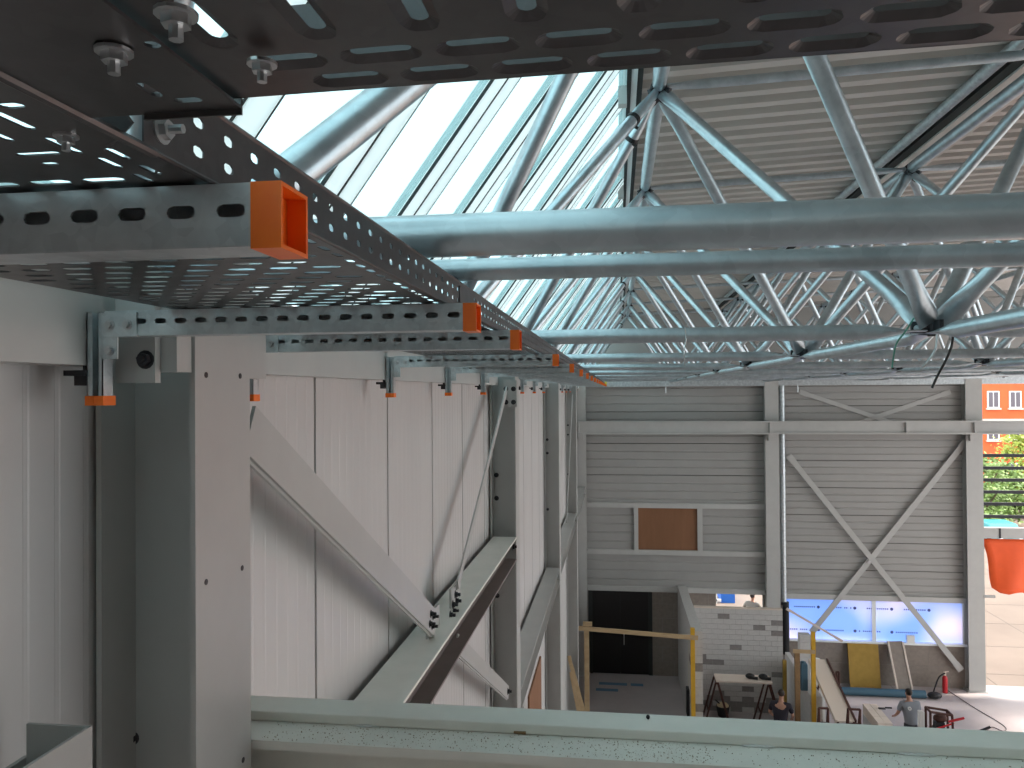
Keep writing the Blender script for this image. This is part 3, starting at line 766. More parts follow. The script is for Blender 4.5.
build('side_rail', MB().bar((xa, yb+SH(xa), ZX+.03), (xb, yb+SH(xb), ZX+.03), .0015, .06), 'galv_tray', xt)
build('side_rail', MB().box(xa, xb, ya, ya+.0015, ZX, ZX+.06), 'galv_tray', xt)
jp = MB(); cdt_plate(jp, lambda a, c, h: (a, c, ZX-.005+h), [(-.332, -.5), (-.257, -.5), (-.257, .512), (-.332, .512)],
      [(P(152, 36, Z=ZX).x, P(152, 36, Z=ZX).y, .010, .0085, False), (-.30, .47, .024, .008, True), (-.285, .49, .02, .008, False), (-.30, .30, .03, .009, True), (-.29, .335, .008, .0079, False)])
solid(build('joint_plate', jp, 'galv_tray', xt), .002)
build('joint_flange', MB().box(-.374, -.330, -.5, .515, ZX-.0035, ZX-.0015), 'galv_tray', xt)
build('joint_lip', MB().box(-.33, -.257, .510, .512, ZX-.009, ZX+.01), 'galv_tray', xt)
for (px, py_, s_) in ((176, 12, .9), (114, 50, .85), (262, 62, .72)):
    q = P(px, py_, Z=ZX-.006); build('bolt', MB().hexbolt((q.x, q.y, ZX-.006 if px > 70 else TZ0), (0,0,-1), .0085*s_, .006*s_, .008*s_, .0042*s_), 'bolt', xt)

# ---- cantilever brackets under the tray
AX0, AX1 = -1.20, -.333
AH = .058; AZ1 = TZ0-.004; AZ0 = AZ1-AH; AD = .055
def strut_slots(mb, fn, a0, a1, c0, c1, pit, L, W):
    n = int((a1-a0)/pit); s0 = a0
    for k in range(n): hole_cell(mb, fn, s0+k*pit, s0+(k+1)*pit, c0, c1, s0+(k+.5)*pit, (c0+c1)/2+.004, L, W, 4)
    quad(mb, fn, s0+n*pit, a1, c0, c1)
def support(y, lab, near):
    s = thing('tray_bracket', (-1.22, y, -.05), lab, 'bracket', 'cantilever brackets under the wall tray')
    m = MB(); strut_slots(m, lambda a, c, h: (-(a), y+h, c), -AX1, -AX0, AZ0, AZ1, .05, .029, .0125)
    m.add([(AX0,y,AZ1),(AX1,y,AZ1),(AX1,y+AD,AZ1),(AX0,y+AD,AZ1)], [(0,1,2,3)]); m.add([(AX0,y,AZ0),(AX1,y,AZ0),(AX1,y+AD,AZ0),(AX0,y+AD,AZ0)], [(3,2,1,0)])
    m.add([(AX0,y+AD,AZ1),(AX1,y+AD,AZ1),(AX1,y+AD,AZ0),(AX0,y+AD,AZ0)], [(0,1,2,3)])
    arm = build('arm', m, 'galv_strut', s); solid(arm, .002, 0)
    e, t = .004, .004; c = MB(); x0, x1 = AX1-.004, AX1+.026; ya, yb, za, zb = y-e, y+AD+e, AZ0-e, AZ1+.0005
    c.box(x0, x1, ya, ya+t, za, zb).box(x0, x1, yb-t, yb, za, zb).box(x0, x1, ya+t, yb-t, za, za+t).box(x0, x1, ya+t, yb-t, zb-t, zb).box(x0+.006, x0+.010, ya+t, yb-t, za+t, zb-t)
    build('end_cap', c, 'orange_cap', arm)
    hx0, hx1 = -1.247, -1.206
    h = MB()
    for (a, b_, c_, d_) in ((hx0, hx0+.0025, y, y+.041), (hx1-.0025, hx1, y, y+.041), (hx0, hx1, y+.0385, y+.041), (hx0, hx0+.015, y, y+.0025), (hx1-.010, hx1, y, y+.0025)):
        h.box(a, b_, c_, d_, -.005, .196)
    up = build('upright', h, 'galv_strut', s)
    k = MB(); z0, z1 = -.026, -.003
    k.box(hx0-.003, hx0+.018, y-.003, y+.044, z0, z1).box(hx0+.019, hx1+.003, y-.003, y+.044, z0, z1).box(hx0, hx1, y+.01, y+.04, z0+.004, z1)
    build('end_cap', k, 'orange_cap', up)
    pl = MB().box(-1.203, -1.115, y-.007, y-.001, AZ0-.003, AZ1-.004).box(-1.203, -1.165, y-.005, y-.001, AZ0-.055, AZ0-.003)
    pt = build('fixing_plate', pl, 'galv_strut', s)
    for (bx, bz) in ((-1.183, AZ0+.025), (-1.138, AZ0+.025), (-1.184, AZ0-.035)):
        build('bolt', MB().hexbolt((bx, y-.007, bz), (0,-1,0), .0085, .007), 'bolt', pt)
    build('beam_clamp', MB().box(-1.30, -1.245, y-.01, y+.05, .045, .058).tube((-1.262, y+.02, .035), (-1.262, y+.02, .075), .008, 8).box(-1.28, -1.245, y+.0, y+.04, .022, .045), 'dark_steel', s)
    return s
ys = [.69, 1.70, 2.47, 4.12, 5.6, 7.1, 8.6, 10.1, 11.6, 13.1, 14.6, 16.1, 17.6, 19.1, 20.6, 22.1, 23.6]
od = ['third', 'fourth', 'fifth', 'sixth', 'seventh', 'eighth', 'ninth', 'tenth', 'eleventh', 'twelfth', 'thirteenth', 'fourteenth', 'fifteenth', 'sixteenth']
for i, y in enumerate(ys):
    if i == 0: lab = 'nearest slotted bracket arm with the large hollow orange end cap'
    elif i == 1: lab = 'slotted tray bracket bolted up just before the nearest column'
    elif i == 2: lab = 'tray bracket hidden partly behind the nearest column flange'
    else: lab = '%s slotted tray bracket with orange caps counted from the camera' % od[i-2] if i < 16 else 'farthest slotted tray bracket with orange caps at the tray end'
    support(y, lab, i < 3)
bp = build('mounting_plate', MB().box(-1.225, -1.12, 1.775, 1.798, .028, .24), 'paint'); tag(bp, 'pale bolted steel plate behind the second tray bracket by the column', 'plate')
k = build('bolt', MB().hexbolt((-1.145, 1.775, .085), (0,-1,0), .016, .014, .006, .008), 'dark_steel', bp)

# ================================================================== FAR END OF THE HALL
def far_col(px0, px1, ztop, lab, d=.30):
    x0, x1 = FX(px0, 550), FX(px1, 550)
    c = thing('steel_column', ((x0+x1)/2, FW-d/2, ZF), lab, 'column', 'far wall columns')
    build('shaft', MB().hbeam(((x0+x1)/2, FW-.02-d/2, ZF+.03), ((x0+x1)/2, FW-.02-d/2, ztop), x1-x0, d, .016, .012, (1,0,0), (0,1,0)), 'paint', c)
    build('base_plate', MB().box(x0-.06, x1+.06, FW-d-.06, FW-.02, ZF, ZF+.03), 'paint', c)
    build('beam_cleat', MB().box(x0+.08, x1-.06, FW-d-.14, FW-.022-d, FZ(440, 770), FZ(432, 770)), 'paint', c)
    return c
far_col(577.5, 587, .3, 'corner steel column where the left wall meets the far wall')
far_col(764.5, 778, .3, 'middle pale steel column of the far wall beside the downpipe')
far_col(963, 979.5, .3, 'right-hand steel column of the far wall at the open bay')
# long beam across the far wall
lb = thing('crane_beam', (8, FW-.5, FZ(434, 780)), 'long grey horizontal beam spanning the upper far wall', 'beam')
zb0, zb1 = P(780, 434, Y=FW-.45).z, P(780, 421, Y=FW-.45).z
build('beam', MB().hbeam((P(578, 425, Y=FW-.45).x, FW-.52, (zb0+zb1)/2), (19.5, FW-.52, (zb0+zb1)/2), .20, zb1-zb0, .05, .03, (0,1,0), (0,0,1)), 'paint', lb)
for px in (579, 770, 906, 974):
    x = P(px, 427, Y=FW-.52).x; build('stiffener', MB().box(x-.02, x+.02, FW-.615, FW-.425, zb0+.04, zb1-.04), 'paint', lb)
# flat bracing bars on the far wall
def fbar(a, c, wd, lab, yy=.12, m='paint'):
    p, q = P(*a, Y=FW-yy), P(*c, Y=FW-yy); d = (q-p).normalized()
    s_ = thing('wind_brace', ((p.x+q.x)/2, FW-yy, min(p.z, q.z)), lab, 'brace', 'far wall bracing')
    build('flat_bar', MB().bar(p, q, .035, wd, Vector((0,1,0)).cross(d)), m, s_)
    for e in (p+d*.12, q-d*.12): build('end_plate', MB().bar(e-d*.14, e+d*.14, .02, wd*1.2, Vector((0,1,0)).cross(d)), m, s_)
    return s_
fbar((789, 456), (961, 670), .17, 'long brace slanting down right across the window band', .155)
s_ = fbar((966, 441), (812, 632), .17, 'long brace slanting down left across the window band', .115)
q = P(869, 562, Y=FW-.175); build('cross_bolt', MB().tube(q, q-Vector((0,.025,0)), .05, 10), 'bolt', s_)
fbar((800, 392), (905, 427), .13, 'upper brace falling to the right above the long beam', .055)
fbar((950, 392), (846, 427), .13, 'upper brace falling to the left above the long beam', .018)
fbar((787, 609), (842, 641), .07, 'thin pinkish strut from the block wall to the window sill', .35, 'stone_trim')
# downpipe
dp = thing('downpipe', (FX(782), FW-.2, FZ(600)), 'silver rainwater downpipe running down beside the middle column', 'pipe')
x = FX(781.5, 500)
build('pipe', MB().tube((x, FW-.20, FZ(600)), (x, FW-.20, .25), .085, 14), 'galv_strut', dp, True)
build('boot', MB().tube((x+.06, FW-.20, FZ(652)), (x+.06, FW-.20, FZ(600)), .10, 12), 'black_rubber', dp)
build('elbow', MB().tube((x, FW-.20, FZ(604)), (x+.06, FW-.20, FZ(600)), .105, 12), 'black_rubber', dp)
for z in (FZ(470), FZ(520), FZ(570)): build('pipe_clip', MB().tube((x, FW-.20, z-.03), (x, FW-.20, z+.03), .098, 14), 'bolt', dp)

# ---- partition walls under construction
ZP = ZF+3.03
pa = thing('partition_wall', (2.07, 24, ZF), 'tall pale block partition running from the far wall towards the camera', 'wall')
build('core', MB().box(1.96, 2.20, 21.55, FW-.02, ZF, ZP-.02), 'mortar', pa)
yy = 21.5; k = 0
for r in range(14):       # blocks of the left face, long courses
    z0 = ZF + r*.2165; y = 21.5 - (.3 if r % 2 else 0)
    while y < FW-.03:
        a, c = max(y, 21.5), min(y+.6, FW-.02)
        if c-a > .05: build('block', MB().box(1.94, 2.22, a+.003, c-.003, z0+.003, z0+.2135), 'block_white' if a > 21.9 else random.choice(['block_white', 'block_grey', 'block_white']), pa)
        y += .6
pb = thing('block_wall', (3.55, 23.8, ZF), 'pale block wall with scattered darker blocks facing the camera', 'wall')
def darkp(r, rows, x):
    if r < 3: return .75
    if r < 5: return .25
    return .07
masonry(pb, 2.225, P(783, 650, Y=23.8).x, 23.8, ZF, ZP, .34, .152, 'block_white', .15, 'block_grey', darkp, .009)
build('top_leveller', MB().box(2.225, P(783, 650, Y=23.8).x, 23.79, 23.96, ZP, ZP+.03), 'stone_trim', pb)
pc = thing('low_block_wall', (5.1, 22.7, ZF), 'low stepped pale block wall right of the facing block wall', 'wall')
def small_blocks(parent, x0, x1, ya, yb, z1):
    n = max(1, round((z1-ZF)/.26)); h = (z1-ZF)/n
    for r in range(n):
        y = ya - (.3 if r % 2 else 0)
        while y < yb-.02:
            a, c = max(y, ya), min(y+.6, yb)
            if c-a > .04: build('block', MB().box(x0, x1, a+.004, c-.004, ZF+r*h+.004, ZF+(r+1)*h-.004), 'block_white', parent)
            y += .6
small_blocks(pc, 4.98, 5.12, 22.75, 24.6, ZF+1.56); small_blocks(pc, 5.0, 5.30, 21.55, 22.74, ZF+1.40)
pd = thing('block_stub', (5.35, 24.9, ZF), 'pale block pier standing behind the yellow post', 'wall')
for r in range(9): build('block', MB().box(P(800, 650, Y=24.8).x, P(811, 650, Y=24.8).x, 24.8, 25.1, ZF+r*.225+.004, ZF+(r+1)*.225-.004), 'block_white', pd)

# ---- timber and posts
def post(px, y, ytop, w_, m, lab, name='timber_post', cat='post', zb=None):
    p = P(px, ytop, Y=y); o = build(name, MB().box(p.x-w_/2, p.x+w_/2, y-w_/2, y+w_/2, ZF if zb is None else zb, p.z), m); tag(o, lab, cat); return o
post(692.5, 21.43, 628, .11, 'yellow_paint', 'yellow post at the near end of the tall partition')
post(813, 21.40, 632, .10, 'yellow_paint', 'tall yellow post by the stepped low block wall')
post(586.5, 21.43, 624, .13, 'timber', 'timber post holding the crossbar at the left wall')
post(797, 21.35, 650, .12, 'timber_brown', 'brown timber post in front of the low block wall')
post(784.5, 23.6, 660, .10, 'yellow_board', 'dark yellow post at the right end of the facing block wall')
p, q = P(578, 628, Y=21.33), P(698, 638, Y=21.33)
o = build('timber_crossbar', MB().bar(p, q, .05, .11), 'timber'); tag(o, 'long timber batten spanning between the left wall post and the partition', 'batten')
o = build('timber_block', MB().box(P(583, 625, Y=21.3).x, P(592, 625, Y=21.3).x, 21.28, 21.36, P(585, 626, Y=21.3).z, P(585, 622, Y=21.3).z), 'timber'); tag(o, 'short timber offcut on top of the left wall post', 'offcut')
o = build('timber_crossbar', MB().bar(P(793, 651, Y=21.27), P(815, 652, Y=21.27), .05, .09), 'timber'); tag(o, 'short pale batten joining the brown and yellow posts', 'batten')
for k, (a, c, lab) in enumerate((((569, 656), (582, 712), 'outer timber board leaning by the left wall'), ((571, 672), (579, 714), 'middle timber board leaning by the left wall'), ((571, 664), (585, 716), 'inner timber board leaning by the left wall'))):
    p, q = P(*a, Y=20.45-.30*k), P(*c, Y=20.3-.30*k); d = (q-p).normalized(); q = p + d*((ZF+.022-p.z)/d.z)
    o = build('timber_board', MB().bar(p, q, .09, .035, (0,-1,0)), 'timber'); tag(o, lab, 'board', 'leaning boards by the left wall')
o = build('switch_box', MB().box(1.86, 1.938, 22.3, 22.62, P(681, 716, Y=22.3).z, P(681, 690, Y=22.3).z), 'black_rubber'); tag(o, 'small black box fixed to the tall partition', 'box')
for k, (px, py_, L, lab) in enumerate(((613, 684, .9, 'far blue sheet lying on the floor by the door'), (607, 690, .7, 'near blue sheet lying on the floor by the door'), (637, 685, .4, 'small blue sheet lying on the floor by the door'))):
    q = P(px, py_, Z=ZF); o = build('blue_sheet', MB().box(q.x-L/2, q.x+L/2, q.y-.10, q.y+.10, ZF+.001, ZF+.012), 'blue_chalk'); tag(o, lab, 'sheet', 'blue sheets on the floor')

# ---- trestle table
tr = thing('trestle_table', (3.4, 23.0, ZF), 'brown steel trestle table with a pale board in front of the block wall', 'trestle')
zt = P(740, 680, Y=22.9).z
xA, xB = P(716, 680, Y=22.9).x, P(768, 680, Y=22.9).x
build('board', MB().box(xA-.02, xB+.08, 22.65, 23.2, zt, zt+.05), 'stone_trim', tr)
for xx in (xA, xB):
    for yy in (22.7, 23.15):
        for s_ in (-1, 1): build('leg', MB().tube((xx+s_*.03, yy, zt-.03), (xx+s_*.36, yy+(.06 if yy > 23 else -.06), ZF+.014), .026, 8), 'rust_frame', tr)
    build('top_rail', MB().bar((xx, 22.64, zt-.03), (xx, 23.2, zt-.03), .06, .058), 'rust_frame', tr)
    for s_ in (-1, 1): build('stretcher', MB().tube((xx+s_*.24, 22.66, ZF+.45), (xx+s_*.24, 23.19, ZF+.45), .02, 8), 'rust_frame', tr)
for (px, nm, lab) in ((750, 'power_tool', 'black power tool lying on the trestle board'), (763, 'work_glove', 'dark work glove lying on the trestle board')):
    x = P(px, 678, Y=22.9).x; o = build(nm, MB().ell((x, 22.9, zt+.05+.075), .13, .09, .075).bar((x-.05, 22.86, zt+.10), (x+.20, 22.80, zt+.10), .06, .07), 'black_rubber'); tag(o, lab, 'tool')
q = P(723, 716, Z=ZF); bk = thing('bucket', (q.x, q.y, ZF), 'black bucket with pale mortar on the floor under the trestle', 'bucket')
build('pail', MB().tube((q.x, q.y, ZF), (q.x, q.y, ZF+.30), .14, 14, .20), 'black_rubber', bk); build('mortar', MB().ell((q.x, q.y, ZF+.30), .18, .18, .09), 'beige', bk)
build('trowel_handle', MB().tube((q.x-.05, q.y, ZF+.32), (q.x-.22, q.y-.05, ZF+.48), .02, 8), 'black_rubber', bk)

# ---- things by the window parapet
zs = FZ(643, 870)
p0, p1 = P(844, 680, Z=ZF), P(873, 680, Z=ZF)
o = build('yellow_board', MB().add([(p0.x, FW-.40, ZF), (p1.x, FW-.40, ZF), (p1.x, FW-.13, ZF+1.33), (p0.x, FW-.13, ZF+1.33), (p0.x, FW-.36, ZF), (p1.x, FW-.36, ZF), (p1.x, FW-.09, ZF+1.33), (p0.x, FW-.09, ZF+1.33)],
     [(0,1,2,3), (7,6,5,4), (0,4,5,1), (3,2,6,7), (1,5,6,2), (0,3,7,4)]), 'yellow_board'); tag(o, 'ochre yellow board leaning against the parapet below the window', 'board')
pk_ = thing('scaffold_plank', (P(898, 688, Z=ZF).x, FW-.5, ZF), 'grey aluminium scaffold plank leaning against the parapet', 'plank')
a = P(899, 688, Z=ZF); a = Vector((a.x, FW-.78, ZF+.03)); c = Vector((P(895, 641, Y=FW-.12).x, FW-.12, zs+.12))
build('deck', MB().bar(a, c, .42, .04, (0,-1,0)), 'block_brown', pk_)
for s_ in (-1, 1): build('edge_rail', MB().bar(a+Vector((s_*.22,-.01,0)), c+Vector((s_*.22,-.01,0)), .05, .08, (0,-1,0)), 'stone_trim', pk_)
o = build('blue_pipe', MB().tube((P(838, 684, Y=FW-.9).x, FW-.99, ZF+.12), (P(924, 684, Y=FW-.9).x, FW-.99, ZF+.12), .12, 14), 'blue_pipe', None, True); tag(o, 'dark blue pipe lying on the floor along the parapet', 'pipe')
o = build('black_bag', MB().ell((P(926, 684, Y=FW-1).x+.25, FW-.98, ZF+.10), .22, .15, .10), 'black_rubber'); tag(o, 'black bag lying at the end of the blue pipe', 'bag')
o = build('red_hose', MB().path(smooth([P(x_, y_, Z=ZF+.03) for x_, y_ in ((846, 690), (860, 688.5), (875, 689), (892, 690))]), .03), 'red_hose', None, True); tag(o, 'red hose lying on the floor in front of the blue pipe', 'hose')
q = P(945, 687, Y=FW-.45); q.z = ZF; fe = thing('fire_extinguisher', (q.x, q.y, ZF), 'red extinguisher standing on the floor by the brace foot', 'extinguisher')
build('cylinder', MB().tube((q.x, q.y, ZF), (q.x, q.y, ZF+.46), .075, 14).tube((q.x, q.y, ZF+.46), (q.x, q.y, ZF+.54), .075, 14, .035), 'red_paint', fe, True)
build('valve', MB().tube((q.x, q.y, ZF+.54), (q.x, q.y, ZF+.66), .035, 10).bar((q.x, q.y, ZF+.65), (q.x+.10, q.y-.04, ZF+.68), .03, .03), 'stone_trim', fe)
build('hose', MB().path(smooth([(q.x, q.y-.02, ZF+.62), (q.x-.2, q.y-.08, ZF+.5), (q.x-.32, q.y-.08, ZF+.2), (q.x-.38, q.y-.1, ZF+.03)]), .022), 'black_rubber', fe, True)
o = build('sill_carton', MB().box(P(906, 640, Y=FW).x, P(914, 640, Y=FW).x, FW-.09, FW+.03, wz0+.001, wz0+.24), 'white_plastic'); tag(o, 'small white carton standing on the window sill', 'carton')
o = build('sill_bottle', MB().tube((P(803, 640, Y=FW).x, FW-.04, wz0), (P(803, 640, Y=FW).x, FW-.04, wz0+.14), .05, 10).tube((P(803, 640, Y=FW).x, FW-.04, wz0+.14), (P(803, 640, Y=FW).x, FW-.04, wz0+.22), .05, 10, .018), 'white_plastic'); tag(o, 'small white bottle standing at the left end of the window sill', 'bottle')
cab = smooth([P(x_, y_, Z=ZF+.015) for x_, y_ in ((944, 688), (955, 695), (975, 708), (997, 721), (1006, 728), (1003, 731), (992, 727), (986, 731), (975, 731), (958, 731))], 8)
o = build('floor_cable', MB().path(cab, .011), 'cable_grey', None, True); tag(o, 'dark cable snaking over the floor to the red machine', 'cable')

# ---- conveyor plank with its frame, sacks and bucket behind the low wall
cv = thing('loading_chute', (6.0, 21.2, ZF), 'pale loading chute sloping down beside the yellow post', 'chute')
a, c = P(818, 660, Y=22.6), P(846, 722, Y=20.4); d = (c-a).normalized()
build('bed', MB().bar(a, c, .42, .05, (0,-.5,1)), 'stone_trim', cv)
sd_ = d.cross(Vector((0,-.5,1))).normalized()
for s_ in (-1, 1): build('side_rail', MB().bar(a+sd_*s_*.23, c+sd_*s_*.23, .05, .11, (0,-.5,1)), 'rust_frame' if s_ < 0 else 'stone_trim', cv)
for s_ in (-1, 1): build('leg', MB().tube(a+sd_*s_*.2, (a.x+s_*.2, a.y+.35, ZF+.02), .03, 8), 'rust_frame', cv)
for s_ in (-1, 1): build('leg', MB().tube(c+sd_*s_*.2, (c.x+s_*.2, c.y-.1, ZF+.02), .03, 8), 'rust_frame', cv)
def rack(pxa, pxb, pyt, y, lab):
    r_ = thing('trestle_stand', ((P(pxa, pyt, Y=y).x+P(pxb, pyt, Y=y).x)/2, y, ZF), lab, 'frame', 'brown scaffold frames')
    xa_, xb_, z = P(pxa, pyt, Y=y).x, P(pxb, pyt, Y=y).x, P(pxa, pyt, Y=y).z
    build('top_rail', MB().tube((xa_, y, z), (xb_, y, z), .03, 8), 'rust_frame', r_)
    build('mid_rail', MB().tube((xa_, y, z-.35), (xb_, y, z-.35), .025, 8), 'rust_frame', r_)
    for xx in (xa_, xb_): build('leg', MB().tube((xx, y, z), (xx, y, ZF), .03, 8), 'rust_frame', r_); build('leg', MB().tube((xx, y, z), (xx, y+.5, ZF), .026, 8), 'rust_frame', r_)
rack(819, 828, 708, 19.75, 'brown steel frame left of the chute foot')
rack(848, 860, 709, 19.75, 'brown steel frame right of the chute foot')
rack(836.5, 839, 672, 23.6, 'narrow brown frame standing behind the chute')
o = build('white_sack', MB().ell((P(816, 662, Y=23.3).x, 23.3, P(816, 668, Y=23.3).z), .25, .2, .30).box(P(816, 662, Y=23.3).x-.2, P(816, 662, Y=23.3).x+.2, 23.15, 23.45, ZF, P(816, 668, Y=23.3).z), 'white_plastic', None, True); tag(o, 'pale filled sack standing behind the yellow post', 'sack')
o = build('blue_jerrycan', MB().box(P(800, 668, Y=22).x, P(807, 668, Y=22).x, 21.9, 22.15, ZF+1.402, P(803, 663, Y=22).z).tube((P(803, 668, Y=22).x, 22, P(803, 663, Y=22).z), (P(803, 668, Y=22).x, 22, P(803, 661, Y=22).z), .05, 10), 'blue_pipe', None, False, .03); tag(o, 'dark blue container standing on the low block wall', 'container')

# ---- block pallet and machine by the man in grey
b0 = P(876, 735, Y=20.3)
pal = thing('block_pallet', (6.6, 20.6, ZF), 'pallet of grey blocks beside the man in the grey shirt', 'pallet')
px0, px1 = P(863, 706, Y=21.2).x, P(896, 718, Y=20.2).x
ztp = P(862, 704, Y=21.2).z
build('pallet_base', MB().box(px0, px1-.12, 20.05, 21.25, ZF, ZF+.12), 'timber', pal)
nz = 5; hz = (ztp-ZF-.12)/nz
for r in range(nz):
    for i in range(2):
        for j in range(3):
            w_ = (px1-.12-px0)/2; build('block', MB().box(px0+i*w_+.005, px0+(i+1)*w_-.005, 20.05+j*.4+.005, 20.05+(j+1)*.4-.005, ZF+.12+r*hz+.004, ZF+.12+(r+1)*hz-.004), 'block_white' if r < nz-1 else 'stone_trim', pal)
o = build('hand_trowel', MB().box(px0+.3, px0+.46, 20.9, 21.0, ztp, ztp+.012).tube((px0+.46, 20.95, ztp+.03), (px0+.62, 20.95, ztp+.03), .02, 8), 'dark_steel'); tag(o, 'small dark trowel lying on the block pallet', 'trowel')
mx = P(941, 720, Y=20.6).x; mc = thing('cutting_machine', (mx, 20.6, ZF), 'red framed machine with white body right of the man', 'machine')
zt_ = P(940, 710, Y=20.6).z
fr_ = MB()
for yy in (20.45, 20.75):
    fr_.tube((mx-.30, yy, ZF+.05), (mx-.30, yy, zt_), .03, 8).tube((mx-.30, yy, zt_), (mx+.20, yy, zt_-.06), .03, 8).tube((mx+.20, yy, zt_-.06), (mx+.26, yy, ZF+.05), .03, 8).tube((mx-.30, yy, ZF+.35), (mx+.26, yy, ZF+.35), .025, 8)
fr_.tube((mx-.30, 20.45, zt_), (mx-.30, 20.75, zt_), .03, 8).tube((mx+.2, 20.45, zt_-.06), (mx+.2, 20.75, zt_-.06), .03, 8)
build('frame', fr_, 'rust_frame', mc)
build('motor', MB().box(mx-.22, mx+.12, 20.48, 20.74, ZF+.60, ZF+.86).tube((mx-.05, 20.44, ZF+1.0), (mx-.05, 20.76, ZF+1.0), .15, 14).box(mx-.15, mx+.05, 20.5, 20.7, ZF+1.0, zt_-.28), 'dark_steel', mc)
build('fan_cover', MB().tube((mx-.05, 20.42, ZF+1.0), (mx-.05, 20.44, ZF+1.0), .12, 14), 'red_hose', mc)
build('crossbar', MB().tube((mx-.3, 20.45, ZF+.9), (mx+.24, 20.45, ZF+1.1), .022, 8).tube((mx-.3, 20.45, ZF+1.1), (mx+.24, 20.45, zt_-.25), .022, 8), 'red_paint', mc)
build('tank', MB().ell((mx-.02, 20.6, zt_-.2), .17, .12, .10), 'rust_frame', mc, True)
build('body', MB().ell((mx+.45, 20.5, ZF+.9), .26, .16, .18), 'white_plastic', mc, True)
build('body_cap', MB().ell((mx+.52, 20.44, ZF+.99), .10, .12, .09), 'black_rubber', mc, True)
build('handle', MB().tube((mx+.55, 20.5, ZF+.98), (mx+1.05, 20.4, ZF+1.28), .03, 8), 'dark_steel', mc)
build('handle', MB().tube((mx+.1, 20.4, zt_-.2), (mx+.42, 20.3, zt_-.05), .03, 8), 'red_paint', mc)
for s_ in (-.25, .22): build('wheel', MB().tube((mx+s_, 20.36, ZF+.13), (mx+s_, 20.44, ZF+.13), .13, 14), 'black_rubber', mc)
build('body_stand', MB().tube((mx+.45, 20.5, ZF), (mx+.45, 20.5, ZF+.8), .03, 8), 'dark_steel', mc)
o = build('white_jug', MB().box(P(921, 715, Y=20.5).x, P(926.5, 715, Y=20.5).x, 20.6, 20.75, ZF, P(921, 712, Y=20.6).z), 'white_plastic', None, False, .02); tag(o, 'tall pale crate standing right behind the man in grey', 'crate')

